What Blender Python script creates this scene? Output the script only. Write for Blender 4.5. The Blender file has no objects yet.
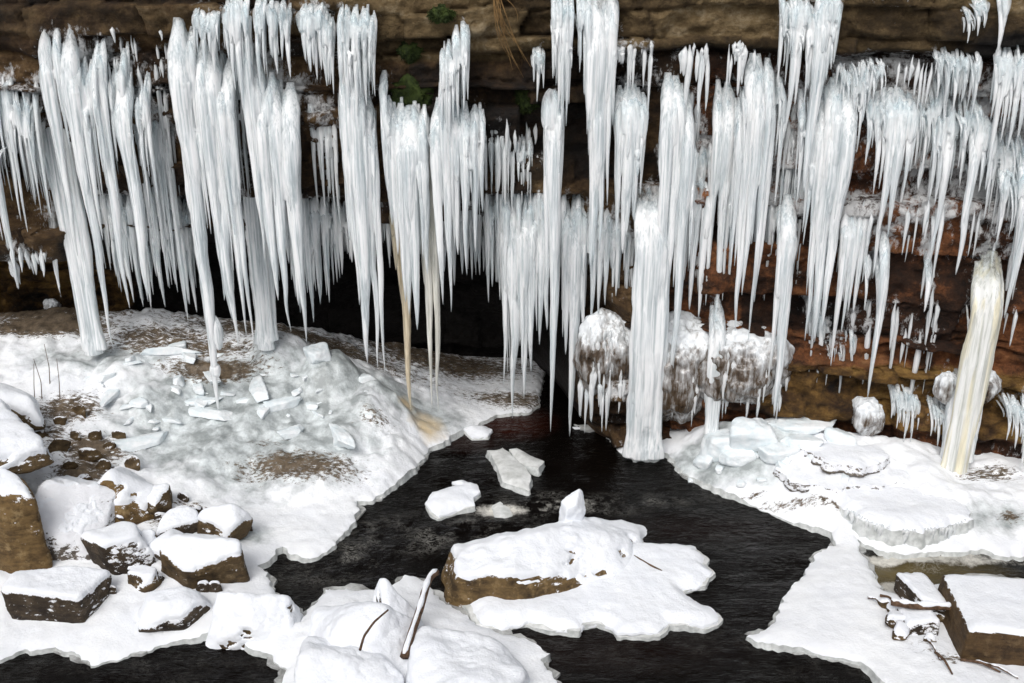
import bpy, math, random
import numpy as np
from mathutils import Vector
from mathutils.geometry import delaunay_2d_cdt

rng = np.random.default_rng(7)
random.seed(7)
scene = bpy.context.scene
COL = scene.collection

# ------------------------------------------------------------------ camera
H = 6.0
TH = math.radians(21.0)
CT, ST = math.cos(TH), math.sin(TH)
FPX = 1000.0
cam_d = bpy.data.cameras.new('camera')
cam = bpy.data.objects.new('camera', cam_d)
COL.objects.link(cam)
cam.location = (0, 0, H)
cam.rotation_euler = (math.radians(90) - TH, 0, 0)
cam_d.sensor_width = 36.0
cam_d.lens = 36.0 * FPX / 1024.0
cam_d.clip_start = 0.1
cam_d.clip_end = 2000
scene.camera = cam


def ray(px, py):
    dx, dy = (px - 512.0) / FPX, (341.5 - py) / FPX
    return np.array([dx, CT + dy * ST, -ST + dy * CT])


def onZ(px, py, z):
    d = ray(px, py)
    t = (z - H) / d[2]
    return np.array([0, 0, H]) + d * t


def onY(px, py, Y):
    d = ray(px, py)
    return np.array([0, 0, H]) + d * (Y / d[1])


def depth(Y, z):
    return Y * CT + (H - z) * ST


# ------------------------------------------------------------------ noise
def _hash(ix, iy, iz, seed):
    h = (ix.astype(np.int64) * 374761393 + iy.astype(np.int64) * 668265263 + iz.astype(np.int64) * 2147483647 + seed * 974634777) & 0xFFFFFFFF
    h = (h ^ (h >> 13)) * 1274126177 & 0xFFFFFFFF
    h = (h ^ (h >> 16)) * 2246822519 & 0xFFFFFFFF
    h = h ^ (h >> 15)
    return (h & 0xFFFFFF) / float(0xFFFFFF)


def vnoise(p, seed=0):
    p = np.asarray(p, float)
    i = np.floor(p).astype(np.int64)
    f = p - i
    f = f * f * f * (f * (f * 6 - 15) + 10)
    r = 0
    for dx in (0, 1):
        for dy in (0, 1):
            for dz in (0, 1):
                w = (f[:, 0] if dx else 1 - f[:, 0]) * (f[:, 1] if dy else 1 - f[:, 1]) * (f[:, 2] if dz else 1 - f[:, 2])
                r = r + w * _hash(i[:, 0] + dx, i[:, 1] + dy, i[:, 2] + dz, seed)
    return r * 2 - 1


def fbm(p, octv=4, seed=0, gain=.5):
    p = np.asarray(p, float)
    a, s, n = 1.0, 0, 0
    for k in range(octv):
        s = s + a * vnoise(p * (2.03 ** k) + 17.3 * k, seed + k)
        n += a
        a *= gain
    return s / n


def xyz(x, y, z=0.0):
    x, y, z = np.broadcast_arrays(np.asarray(x, float), np.asarray(y, float), np.asarray(z, float))
    return np.stack([x.ravel(), y.ravel(), z.ravel()], 1)


def sstep(a, b, x):
    t = np.clip((x - a) / (b - a), 0, 1)
    return t * t * (3 - 2 * t)


# ------------------------------------------------------------------ mesh helpers
def mesh_np(name, V, faces, smooth=True, attrs=None, mats=(), mat_idx=None):
    me = bpy.data.meshes.new(name)
    V = np.asarray(V, np.float32)
    me.vertices.add(len(V))
    me.vertices.foreach_set('co', V.ravel())
    if isinstance(faces, np.ndarray):
        n, k = faces.shape
        loops = faces.astype(np.int32).ravel()
        starts = np.arange(n, dtype=np.int32) * k
    else:
        lens = np.array([len(f) for f in faces], np.int32)
        loops = np.concatenate([np.asarray(f, np.int32) for f in faces])
        starts = np.concatenate([[0], np.cumsum(lens)[:-1]]).astype(np.int32)
        n = len(faces)
    me.loops.add(len(loops))
    me.loops.foreach_set('vertex_index', loops)
    me.polygons.add(n)
    me.polygons.foreach_set('loop_start', starts)
    if mat_idx is not None:
        me.polygons.foreach_set('material_index', np.asarray(mat_idx, np.int32))
    me.polygons.foreach_set('use_smooth', np.full(n, smooth, bool))
    me.update(calc_edges=True)
    me.validate()
    for m in mats:
        me.materials.append(m)
    for k, a in (attrs or {}).items():
        at = me.attributes.new(k, 'FLOAT', 'POINT')
        at.data.foreach_set('value', np.asarray(a, np.float32))
    return me


def link(name, me, parent=None, loc=(0, 0, 0)):
    o = bpy.data.objects.new(name, me)
    COL.objects.link(o)
    if parent is not None:
        o.parent = parent
    o.location = loc
    return o


def tag(o, label=None, cat=None, group=None, kind=None):
    if label: o['label'] = label
    if cat: o['category'] = cat
    if group: o['group'] = group
    if kind: o['kind'] = kind
    return o


class MB:
    """collects shells into one mesh"""
    def __init__(s): s.v, s.f, s.n = [], [], 0

    def add(s, V, F):
        s.v.append(np.asarray(V, float))
        s.f += [[i + s.n for i in f] for f in F]
        s.n += len(V)

    def arr(s): return np.concatenate(s.v), s.f


# ------------------------------------------------------------------ materials
class N:
    def __init__(s, name):
        s.m = bpy.data.materials.new(name)
        s.m.use_nodes = True
        s.t = s.m.node_tree
        s.t.nodes.clear()
        s.out = s.n('ShaderNodeOutputMaterial')

    def n(s, typ, **kw):
        x = s.t.nodes.new(typ)
        for k, v in kw.items(): setattr(x, k, v)
        return x

    def l(s, a, b): s.t.links.new(a, b)

    def val(s, sock, v):
        if hasattr(v, 'is_linked') or isinstance(v, bpy.types.NodeSocket): s.l(v, sock)
        else: sock.default_value = v

    def coord(s, scale=(1, 1, 1), kind='Object', off=None):
        tc = s.n('ShaderNodeTexCoord')
        mp = s.n('ShaderNodeMapping')
        mp.inputs['Scale'].default_value = scale
        if off is not None: mp.inputs['Location'].default_value = off
        s.l(tc.outputs[kind], mp.inputs['Vector'])
        return mp.outputs['Vector']

    def noise(s, vec, scale, detail=4, rough=.55, dist=0.0):
        x = s.n('ShaderNodeTexNoise')
        x.inputs['Scale'].default_value = scale
        x.inputs['Detail'].default_value = detail
        x.inputs['Roughness'].default_value = rough
        x.inputs['Distortion'].default_value = dist
        s.l(vec, x.inputs['Vector'])
        return x.outputs['Fac']

    def ramp(s, fac, stops):
        x = s.n('ShaderNodeValToRGB')
        e = x.color_ramp.elements
        while len(e) < len(stops): e.new(.5)
        for i, (p, c) in enumerate(stops):
            e[i].position = p
            e[i].color = (c, c, c, 1) if not isinstance(c, tuple) else (*c, 1)
        s.l(fac, x.inputs['Fac'])
        return x.outputs['Color']

    def mix(s, fac, a, b, blend='MIX'):
        x = s.n('ShaderNodeMix', data_type='RGBA', blend_type=blend)
        s.val(x.inputs['Factor'], fac)
        for sock, v in ((x.inputs['A'], a), (x.inputs['B'], b)):
            if isinstance(v, tuple): sock.default_value = (*v, 1)
            else: s.l(v, sock)
        return x.outputs['Result']

    def math(s, op, a, b=0.0, clamp=False):
        x = s.n('ShaderNodeMath', operation=op, use_clamp=clamp)
        s.val(x.inputs[0], a)
        s.val(x.inputs[1], b)
        return x.outputs[0]

    def attr(s, name):
        return s.n('ShaderNodeAttribute', attribute_name=name).outputs['Fac']

    def bump(s, h, strength, dist=.02, normal=None):
        x = s.n('ShaderNodeBump')
        x.inputs['Strength'].default_value = strength
        x.inputs['Distance'].default_value = dist
        s.l(h, x.inputs['Height'])
        if normal is not None: s.l(normal, x.inputs['Normal'])
        return x.outputs['Normal']

    def princ(s, col, rough=.5, normal=None, spec=.5, **kw):
        x = s.n('ShaderNodeBsdfPrincipled')
        if isinstance(col, tuple): x.inputs['Base Color'].default_value = (*col, 1)
        else: s.l(col, x.inputs['Base Color'])
        s.val(x.inputs['Roughness'], rough)
        s.val(x.inputs['Specular IOR Level'], spec)
        if normal is not None: s.l(normal, x.inputs['Normal'])
        for k, v in kw.items(): s.val(x.inputs[k], v)
        return x

    def done(s, sh):
        s.l(sh.outputs[0], s.out.inputs['Surface'])
        return s.m


def mat_snow():
    g = N('snow')
    v = g.coord()
    c = g.mix(g.ramp(g.noise(v, 3.0, 5), [(.35, 0.0), (.7, 1.0)]), (.84, .865, .91), (.89, .91, .94))
    h = g.math('ADD', g.math('MULTIPLY', g.noise(v, 9, 5, .6), 1.0), g.math('MULTIPLY', g.noise(v, 60, 3), .25))
    return g.done(g.princ(c, .85, g.bump(h, .45, .05), spec=.2))


def mat_icerim():
    g = N('ice_rim')
    v = g.coord()
    c = g.mix(g.ramp(g.noise(v, 14, 4), [(.3, 0.0), (.7, 1.0)]), (.42, .44, .43), (.74, .76, .75))
    return g.done(g.princ(c, .35, g.bump(g.noise(v, 30, 4), .5, .02), spec=.4))


def mat_bank():
    g = N('bank_snow_ice')
    v = g.coord()
    n1 = g.noise(v, 2.2, 6, .6)
    snow = g.mix(g.ramp(n1, [(.35, 0.0), (.65, 1.0)]), (.82, .84, .875), (.90, .915, .93))
    icec = g.mix(g.ramp(g.noise(v, 3.5, 6, .65), [(.40, 0.0), (.68, 1.0)]), (.30, .325, .325), (.82, .87, .88))
    ice = g.ramp(g.math('ADD', g.attr('ice'), g.math('MULTIPLY', g.math('SUBTRACT', g.noise(v, 6, 5), .5), .7)), [(.35, 0.0), (.65, 1.0)])
    c = g.mix(ice, snow, icec)
    # grey translucent wet ice veins
    dirtc = g.mix(g.ramp(g.noise(v, 9, 6, .7), [(.3, 0.0), (.7, 1.0)]), (.035, .025, .015), (.20, .15, .10))
    dn = g.math('MULTIPLY', g.math('SUBTRACT', g.noise(g.coord((1, 2.6, 1.6)), 11, 9, .80), .5), 2.6)
    d = g.ramp(g.math('ADD', g.attr('dirt'), dn), [(.42, 0.0), (.60, 1.0)])
    c = g.mix(d, c, dirtc)
    tc = g.ramp(g.math('ADD', g.attr('tan'), g.math('MULTIPLY', g.math('SUBTRACT', g.noise(v, 5, 5), .5), .6)), [(.3, 0.0), (.8, 1.0)])
    c = g.mix(tc, c, (.66, .54, .36))
    h = g.math('ADD', g.noise(v, 8, 6, .62), g.math('MULTIPLY', g.noise(v, 45, 3), .3))
    r = g.math('SUBTRACT', .8, g.math('MULTIPLY', ice, .52))
    return g.done(g.princ(c, r, g.bump(h, .32, .06), spec=.4))


def mat_icicle(name, hi, lo, streak=None):
    g = N(name)
    s1 = g.noise(g.coord((38, 38, .9)), 1.0, 4, .6)
    s2 = g.noise(g.coord((8, 8, .8)), 1.0, 3, .5)
    f = g.math('ADD', g.math('MULTIPLY', s1, .55), g.math('MULTIPLY', s2, .45))
    c = g.mix(g.ramp(f, [(.36, 0.0), (.56, 1.0)]), lo, hi)
    if streak is not None:
        c = g.mix(g.ramp(g.noise(g.coord((11, 11, .5), off=(3, 1, 2)), 1.0, 3, .55), [(.47, 0.0), (.60, 1.0)]), c, streak)
    h = g.math('ADD', s1, g.math('MULTIPLY', g.noise(g.coord((9, 9, 24)), 1.0, 2, .5), .12))
    p = g.princ(c, .30, g.bump(h, .22, .03), spec=.5)
    p.inputs['Subsurface Weight'].default_value = .55
    p.inputs['Subsurface Radius'].default_value = (1.0, 1.0, 1.0)
    p.inputs['Subsurface Scale'].default_value = .05
    tr = g.n('ShaderNodeBsdfTransparent')
    tr.inputs['Color'].default_value = (.92, .965, .98, 1)
    # clear streaks in the ice, and clear where it is thin
    k = g.ramp(f, [(.36, .58), (.54, 0.08)])
    k = g.math('ADD', k, g.math('MULTIPLY', g.attr('clear'), g.math('ADD', .35, g.math('MULTIPLY', s1, .9))), True)
    k = g.math('MULTIPLY', k, .85)
    mx = g.n('ShaderNodeMixShader')
    g.l(k, mx.inputs[0]); g.l(p.outputs[0], mx.inputs[1]); g.l(tr.outputs[0], mx.inputs[2])
    return g.done(mx)


def mat_rock(name, dark, mid, light, dust=.5):
    g = N(name)
    v = g.coord()
    n1 = g.noise(v, 5.5, 8, .68)
    n2 = g.noise(g.coord((2.5, 2.5, 14)), 1.6, 7, .7)
    f = g.math('ADD', g.math('MULTIPLY', n1, .6), g.math('MULTIPLY', n2, .4))
    c = g.mix(g.ramp(f, [(.40, 0.0), (.55, 1.0)]), dark, mid)
    c = g.mix(g.ramp(g.noise(v, 8, 7, .74), [(.53, 0.0), (.68, 1.0)]), c, light)
    # snow grains caught on the ledges of the stone
    geo = g.n('ShaderNodeNewGeometry')
    sp = g.n('ShaderNodeSeparateXYZ')
    g.l(geo.outputs['Normal'], sp.inputs[0])
    fl = g.noise(g.coord((1, 1, 1.8)), 13, 6, .72)
    t = g.math('ADD', g.math('MULTIPLY', sp.outputs['Z'], .26), g.math('ADD', fl, dust * .2 - .1))
    t = g.math('ADD', t, g.math('MULTIPLY', g.math('SUBTRACT', g.noise(v, 3, 3), .5), .3))
    sn = g.ramp(t, [(.66, 0.0), (.70, 1.0)])
    c = g.mix(sn, c, (.86, .87, .90))
    h = g.math('ADD', n2, g.math('MULTIPLY', g.noise(v, 26, 5, .7), .5))
    return g.done(g.princ(c, .75, g.bump(h, .6, .04), spec=.3))


def mat_cliff():
    g = N('cliff_rock')
    v = g.coord()
    vl = g.coord((1, 1, 1.7))
    n1 = g.noise(vl, 1.7, 8, .64)
    n2 = g.noise(v, 8, 8, .78)
    f = g.math('ADD', g.math('MULTIPLY', n1, .47), g.math('ADD', g.math('MULTIPLY', n2, .37), g.math('MULTIPLY', g.attr('tone'), .15)))
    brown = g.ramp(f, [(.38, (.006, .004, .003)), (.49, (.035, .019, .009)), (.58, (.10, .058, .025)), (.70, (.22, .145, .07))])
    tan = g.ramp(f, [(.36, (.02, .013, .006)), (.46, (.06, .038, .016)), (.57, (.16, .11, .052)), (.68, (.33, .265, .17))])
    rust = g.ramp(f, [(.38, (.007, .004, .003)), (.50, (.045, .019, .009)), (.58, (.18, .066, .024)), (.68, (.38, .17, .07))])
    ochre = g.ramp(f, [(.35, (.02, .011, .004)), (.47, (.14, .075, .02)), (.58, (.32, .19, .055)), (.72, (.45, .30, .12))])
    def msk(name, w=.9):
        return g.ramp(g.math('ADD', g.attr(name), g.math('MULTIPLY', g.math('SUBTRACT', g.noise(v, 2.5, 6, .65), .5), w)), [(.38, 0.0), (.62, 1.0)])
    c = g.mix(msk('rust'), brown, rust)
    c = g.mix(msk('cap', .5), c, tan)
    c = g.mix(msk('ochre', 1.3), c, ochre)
    c = g.mix(msk('wet_shade', .8), c, (.008, .006, .005))  # near-black wet rock, with recess and undercut shade painted into the colour
    fr = g.math('ADD', g.attr('frost'), g.math('MULTIPLY', g.math('SUBTRACT', g.noise(g.coord((1, 1, .45)), 11, 7, .75), .5), 2.1))
    c = g.mix(g.ramp(fr, [(.52, 0.0), (.80, 1.0)]), c, (.62, .62, .62))
    h = g.math('ADD', n1, g.math('MULTIPLY', g.noise(v, 22, 6, .7), .45))
    return g.done(g.princ(c, g.math('SUBTRACT', .85, g.math('MULTIPLY', g.attr('wet_shade'), .25)), g.bump(h, 1.0, .10), spec=.3))


def mat_dome():
    g = N('glazed_ice')
    v = g.coord()
    n = g.noise(g.coord((1, 1, .55)), 5.5, 7, .66, .5)
    st = g.noise(g.coord((20, 20, 1.6)), 1.0, 4, .6)
    f = g.math('ADD', g.math('MULTIPLY', n, .5), g.math('MULTIPLY', st, .5))
    f = g.math('ADD', f, g.math('MULTIPLY', g.attr('white'), .30))
    c = g.ramp(f, [(.40, (.018, .011, .006)), (.52, (.075, .05, .03)), (.62, (.32, .31, .30)), (.76, (.80, .83, .85))])
    return g.done(g.princ(c, .14, g.bump(f, .55, .05), spec=.7))


def mat_water():
    g = N('dark_stream_water')
    v = g.coord()
    vx = g.coord((.8, 2.2, 1))
    w = g.math('MULTIPLY', g.math('ADD', g.noise(vx, 4.5, 5, .6, .8), g.math('MULTIPLY', g.noise(vx, 17, 5, .6, .5), .5)), g.math('ADD', .25, g.ramp(g.noise(v, 1.1, 4, .6), [(.38, 0.0), (.64, 1.0)])))
    fo = g.attr('foam')
    # thin broken strands of foam
    rid = g.math('ABSOLUTE', g.math('SUBTRACT', g.noise(g.coord((1, 1.7, 1)), 6.5, 8, .72, 1.8), .5))
    strand = g.ramp(rid, [(0.0, 1.0), (.03, .25), (.065, 0.0)])
    speck = g.ramp(g.noise(v, 22, 6, .75), [(.55, 0.0), (.74, 1.0)])
    m = g.math('MULTIPLY', g.math('MULTIPLY', g.math('ADD', g.math('MULTIPLY', strand, .55), g.math('MULTIPLY', speck, .6)), g.ramp(g.noise(v, 2.6, 5, .65), [(.46, 0.0), (.68, 1.0)])), fo, True)
    m = g.math('ADD', m, g.ramp(g.math('ADD', g.math('MULTIPLY', fo, .5), g.math('MULTIPLY', g.noise(v, 9, 6, .7), .6)), [(.80, 0.0), (1.0, .8)]), True)
    base = g.mix(g.attr('shallow'), (.0030, .0022, .0017), (.13, .10, .042))
    base = g.mix(g.attr('red'), base, (.035, .008, .004))
    c = g.mix(m, base, (.70, .68, .62))
    r = g.math('ADD', .06, g.math('MULTIPLY', m, .6))
    return g.done(g.princ(c, r, g.bump(w, .5, .09), spec=.07))


def mat_simple(name, a, b, scale, rough=.7, bump=.4, stretch=(1, 1, 1)):
    g = N(name)
    v = g.coord(stretch)
    n = g.noise(v, scale, 6, .65)
    c = g.mix(g.ramp(n, [(.35, 0.0), (.65, 1.0)]), a, b)
    return g.done(g.princ(c, rough, g.bump(g.noise(v, scale * 3, 5, .6), bump, .02), spec=.3))


M = dict(
    snow=mat_snow(), rim=mat_icerim(), bank=mat_bank(),
    ice=mat_icicle('icicle_ice', (.93, .945, .95), (.70, .76, .785)),
    cream=mat_icicle('cream_icicle_ice', (.80, .70, .53), (.62, .51, .36)),
    yellow=mat_icicle('yellow_icicle_ice', (.88, .885, .86), (.74, .75, .70), (.87, .815, .64)),
    ivory=mat_icicle('ivory_icicle_ice', (.86, .84, .77), (.68, .66, .59)),
    rock=mat_rock('brown_rock', (.030, .019, .009), (.105, .068, .030), (.21, .15, .08)),
    rockgold=mat_rock('golden_brown_rock', (.05, .028, .010), (.17, .105, .040), (.30, .21, .10), .3),
    rockdusted=mat_rock('snow_dusted_rock', (.04, .024, .010), (.15, .095, .038), (.28, .19, .09), .25),
    rockdark=mat_rock('dark_rock', (.018, .012, .008), (.055, .038, .022), (.12, .09, .06), .8),
    rockgrey=mat_rock('grey_rock', (.06, .05, .04), (.16, .135, .11), (.30, .27, .23), 1.35),
    slab=mat_rock('cut_stone', (.035, .020, .009), (.095, .055, .022), (.15, .10, .05), .1),
    cliff=mat_cliff(), dome=mat_dome(), water=mat_water(),
    chunk=mat_simple('broken_ice', (.68, .76, .79), (.89, .91, .92), 5, .4, .4),
    floe=mat_simple('grey_floe_ice', (.50, .51, .49), (.80, .81, .80), 6, .4, .5, (1, 1, 1)),
    apron=mat_simple('thin_grey_ice', (.20, .20, .19), (.60, .61, .60), 5, .25, .3),
    wood=mat_simple('wet_wood', (.05, .028, .015), (.17, .10, .06), 7, .8, .6, (4, 4, 4)),
    moss=mat_simple('moss', (.010, .018, .004), (.045, .065, .012), 9, .9, .3),
    straw=mat_simple('dry_grass', (.14, .08, .03), (.30, .18, .07), 6, .8, .2),
    ground=mat_simple('snowy_ground', (.80, .82, .85), (.89, .90, .92), .3, .9, .3),
    bed=mat_simple('stream_bed_mud', (.03, .02, .012), (.08, .05, .03), 2, .9, .4),
)

# ------------------------------------------------------------------ cliff
def lipY(X): return np.interp(X, [-14, -6, 1, 2, 5.5, 9], [11.75, 11.6, 11.45, 11.35, 10.45, 9.6])

zR = [-1.5, 0, .6, .75, .95, 1.45, 1.55, 2.5, 2.6, 3.2, 3.3, 4.45, 4.6, 4.98, 5.06, 5.6, 9]
oR = [.30, .48, .50, .30, .26, .30, .42, .40, .50, .46, .36, .40, .52, .48, .12, .05, -.15]
zL = [-1.5, 1, 2.0, 2.45, 2.75, 2.85, 3.1, 3.2, 3.3, 4.1, 4.25, 4.5, 4.9, 5.05, 5.6, 9]
oL = [2.9, 2.9, 2.8, 2.0, 1.25, 1.0, .95, .90, .52, .46, .34, .34, .40, .24, .10, -.15]
zF = [-1.5, 1.3, 1.8, 2.2, 2.35, 2.5, 3.0, 4.1, 4.25, 5.0, 5.2, 9]
oF = [2.9, 2.7, 2.4, 1.7, .85, .60, .55, .48, .35, .30, .15, -.15]


def cliff_base(X, z):
    r = np.interp(z, zR, oR); l = np.interp(z, zL, oL); f = np.interp(z, zF, oF)
    wr = sstep(.35, 1.35, X + .25 * np.sin(z * 3)); wf = 1 - sstep(-5.9, -5.0, X)
    o = l * (1 - wr) + r * wr
    o = o * (1 - wf) + f * wf
    return lipY(X) + o


def spaced(segs):
    out = []
    for a, b, s in segs: out += list(np.arange(a, b - 1e-6, s))
    out.append(segs[-1][1])
    return np.array(out)


gx = spaced([(-60, -12, 2.0), (-12, -8, .2), (-8, 8, .03), (8, 12, .2), (12, 60, 2.0)])
gz = spaced([(-1.5, 0, .15), (0, 5.8, .024), (5.8, 9.01, .2)])
GX, GZ = np.meshgrid(gx, gz)
shp = GX.shape
X, Z = GX.ravel(), GZ.ravel()
# beds of unequal thickness, broken into blocks
bz = [-2.0]
r2 = np.random.default_rng(11)
while bz[-1] < 10: bz.append(bz[-1] + r2.choice([.07, .12, .2, .32, .45, .6]))
bz = np.array(bz)
Zw = Z + .14 * fbm(xyz(X * .6, 3.1, Z * .5), 3, 5) + .05 * fbm(xyz(X * 3, 1, Z * 3), 2, 8)
li = np.clip(np.searchsorted(bz, Zw) - 1, 0, len(bz) - 2)
th = bz[li + 1] - bz[li]
fz = (Zw - bz[li]) / th
bw = .45 + 1.3 * _hash(li, li * 0 + 3, li * 0, 5) * (.5 + th * 2)
Xw = X + .14 * fbm(xyz(X, Z * 2.5, 0), 3, 15) + 10 * _hash(li, li * 0, li * 0, 9)
bi = np.floor(Xw / bw).astype(np.int64)
fx = Xw / bw - bi
boff = (_hash(bi, li, li * 0, 21) - .5)
edge = np.minimum(np.minimum(fz, 1 - fz) * th, np.minimum(fx, 1 - fx) * bw)
crack = np.exp(-(edge / .02) ** 2) * sstep(-.25, .35, fbm(xyz(X * 1.3, Z * 1.6, 9), 3, 19))
base = cliff_base(X, Zw)
loff = (_hash(li, li * 0 + 7, li * 0, 31) - .5)
rough_ = np.where(Z > 4.98, .8, 1.0)
CY = base + rough_ * (boff * .34 + loff * .17 + .20 * fbm(xyz(X * .8, Z * 1.2, 4), 4, 41)) + crack * .07 + rough_ * .17 * (np.abs(fbm(xyz(X * 2.6, Z * 3.4, 2), 5, 51, .55)) - .2) + .045 * fbm(xyz(X * 8, Z * 9, 3), 3, 57)
CYg = CY.reshape(shp)


def cliffY(x, z):
    x = np.clip(x, -59, 59); z = np.clip(z, -1.4, 8.9)
    i = int(np.clip(np.searchsorted(gx, x) - 1, 0, len(gx) - 2)); j = int(np.clip(np.searchsorted(gz, z) - 1, 0, len(gz) - 2))
    u = (x - gx[i]) / (gx[i + 1] - gx[i]); w = (z - gz[j]) / (gz[j + 1] - gz[j])
    return (CYg[j, i] * (1 - u) + CYg[j, i + 1] * u) * (1 - w) + (CYg[j + 1, i] * (1 - u) + CYg[j + 1, i + 1] * u) * w


def hit_cliff(px, py):
    d = ray(px, py)
    for t in np.arange(8.5, 18, .02):
        p = np.array([0, 0, H]) + d * t
        if p[1] >= cliffY(p[0], p[2]): return p
    return p


capm = .68 * sstep(4.95, 5.1, Z) * sstep(.0, .8, X) + sstep(4.75, 5.0, Z) * .9 * sstep(-2.2, -1.4, X) * (1 - sstep(0, .8, X)) + .45 * sstep(5.0, 5.2, Z) * (1 - sstep(-2.2, -1.4, X))
rustm = np.clip(sstep(1.4, 2.2, X) * (1 - sstep(5.0, 5.1, Z)) * .62 + .35 * sstep(2.0, 3.4, X) * sstep(1.6, 3, Z) * (1 - sstep(4.9, 5.05, Z)), 0, 1)
ochm = sstep(2.6, 3.4, X) * sstep(.5, .7, Z) * (1 - sstep(1.35, 1.6, Z)) * .62 + .5 * (1 - sstep(-5.6, -5.0, X)) * (1 - sstep(2.0, 2.3, Z)) + .25 * (1 - sstep(-4.5, -4, X)) * sstep(4.0, 4.3, Z)
wet_shade_m = .75 * (1 - sstep(.4, 1.2, X)) * (1 - sstep(2.5, 3.2, Z)) * sstep(-6.3, -5.4, X) + .30 * sstep(-2, -1.2, X) * (1 - sstep(1.0, 1.6, X)) * sstep(3.2, 3.6, Z) * (1 - sstep(4.85, 5.0, Z)) \
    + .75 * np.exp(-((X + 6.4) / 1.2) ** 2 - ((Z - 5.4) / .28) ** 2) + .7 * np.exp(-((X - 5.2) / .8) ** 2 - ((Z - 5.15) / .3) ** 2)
wet_shade_m = wet_shade_m + .22 * sstep(-2, -1.3, X) * (1 - sstep(.9, 1.5, X)) * (1 - sstep(4.8, 5, Z)) + .22 * sstep(1.2, 2, X) * (1 - sstep(2.2, 3, X))  # painted shade for recess, undercuts and wall behind the icicles, over wet rock
fr0 = fbm(xyz(X * .8, Z * .8, 7), 4, 61)
frm = .25 + .38 * fr0 + .20 * sstep(3.5, 5, X) * sstep(2.6, 3.2, Z) * (1 - sstep(4.8, 5, Z)) - .5 * wet_shade_m - .3 * capm - .25 * ochm
ii = np.arange(shp[0] * shp[1]).reshape(shp)
F = np.stack([ii[:-1, :-1].ravel(), ii[:-1, 1:].ravel(), ii[1:, 1:].ravel(), ii[1:, :-1].ravel()], 1)
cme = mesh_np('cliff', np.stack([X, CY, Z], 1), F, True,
              dict(cap=capm, rust=rustm, ochre=ochm, wet_shade=wet_shade_m, frost=frm, tone=_hash(bi, li, li * 0, 77)), [M['cliff']])
tag(link('cliff', cme), kind='structure')
X_, Z_, frm_, ii_c = X, Z, frm, ii

# plateau above the cliff, near bank below the photographer, stream bed
gv, gf = [], []
prof = [(-400, 4.4), (-60, 4.3), (-2, 4.25), (.7, 4.2), (1.6, 3.2), (3.2, 1.0), (4.4, .1), (5.2, -.6)]
xs = [-400, -60, -20, -10, -5, 0, 5, 10, 20, 60, 400]
for y, z in prof:
    for x in xs: gv.append((x, y + .3 * math.sin(x * .7), z + .12 * math.sin(x * 1.3 + y)))
n = len(xs)
for j in range(len(prof) - 1):
    for i in range(n - 1): gf.append((j * n + i, j * n + i + 1, (j + 1) * n + i + 1, (j + 1) * n + i))
tag(link('near_bank', mesh_np('near_bank', gv, gf, True, None, [M['ground']])), kind='structure')
gv = [(x, y, 8.9 + .02 * abs(y - 12)) for y in (8.5, 14, 60, 400) for x in (-400, -60, 0, 60, 400)]
gf = [(j * 5 + i, j * 5 + i + 1, j * 5 + i + 6, j * 5 + i + 5) for j in range(3) for i in range(4)]
gv = [(x, (lipY(x) - .1 if y == 8.5 else y), z) for x, y, z in gv]
tag(link('upper_ground', mesh_np('upper_ground', gv, gf, True, None, [M['ground']])), kind='structure')
gv = [(x, y, -.75) for y in (4.0, 18) for x in (-400, 400)]
tag(link('stream_bed', mesh_np('stream_bed', gv, [(0, 1, 3, 2)], True, None, [M['bed']])), kind='structure')


# ------------------------------------------------------------------ polygons
def inside(P, poly):
    x, y = P[:, 0], P[:, 1]
    c = np.zeros(len(P), bool)
    n = len(poly)
    for i in range(n):
        x1, y1 = poly[i]; x2, y2 = poly[(i + 1) % n]
        if y1 == y2: continue
        k = ((y1 > y) != (y2 > y)) & (x < (x2 - x1) * (y - y1) / (y2 - y1) + x1)
        c ^= k
    return c


def dist_poly(P, poly):
    best = np.full(len(P), 1e9)
    n = len(poly)
    for i in range(n):
        a = np.array(poly[i]); b = np.array(poly[(i + 1) % n])
        ab = b - a
        L = ab @ ab
        if L < 1e-12: continue
        t = np.clip(((P - a) @ ab) / L, 0, 1)
        q = a + t[:, None] * ab
        best = np.minimum(best, np.hypot(*(P - q).T))
    return best


def densify(poly, step, amp, seed, frozen=None):
    out = []
    n = len(poly)
    for i in range(n):
        a = np.array(poly[i], float); b = np.array(poly[(i + 1) % n], float)
        L = np.linalg.norm(b - a)
        st = step if L < 4 else .5
        k = max(1, int(round(L / st)))
        nrm = np.array([-(b - a)[1], (b - a)[0]]) / max(L, 1e-9)
        for j in range(k):
            p = a + (b - a) * j / k
            if L < 4:
                d = amp * fbm(xyz(p[0] * 3, p[1] * 3, seed), 3, seed)[0] + amp * .75 * fbm(xyz(p[0] * 14, p[1] * 14, seed), 2, seed + 3)[0]
                p = p + nrm * d
            out.append(p)
    return np.array(out)


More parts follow.
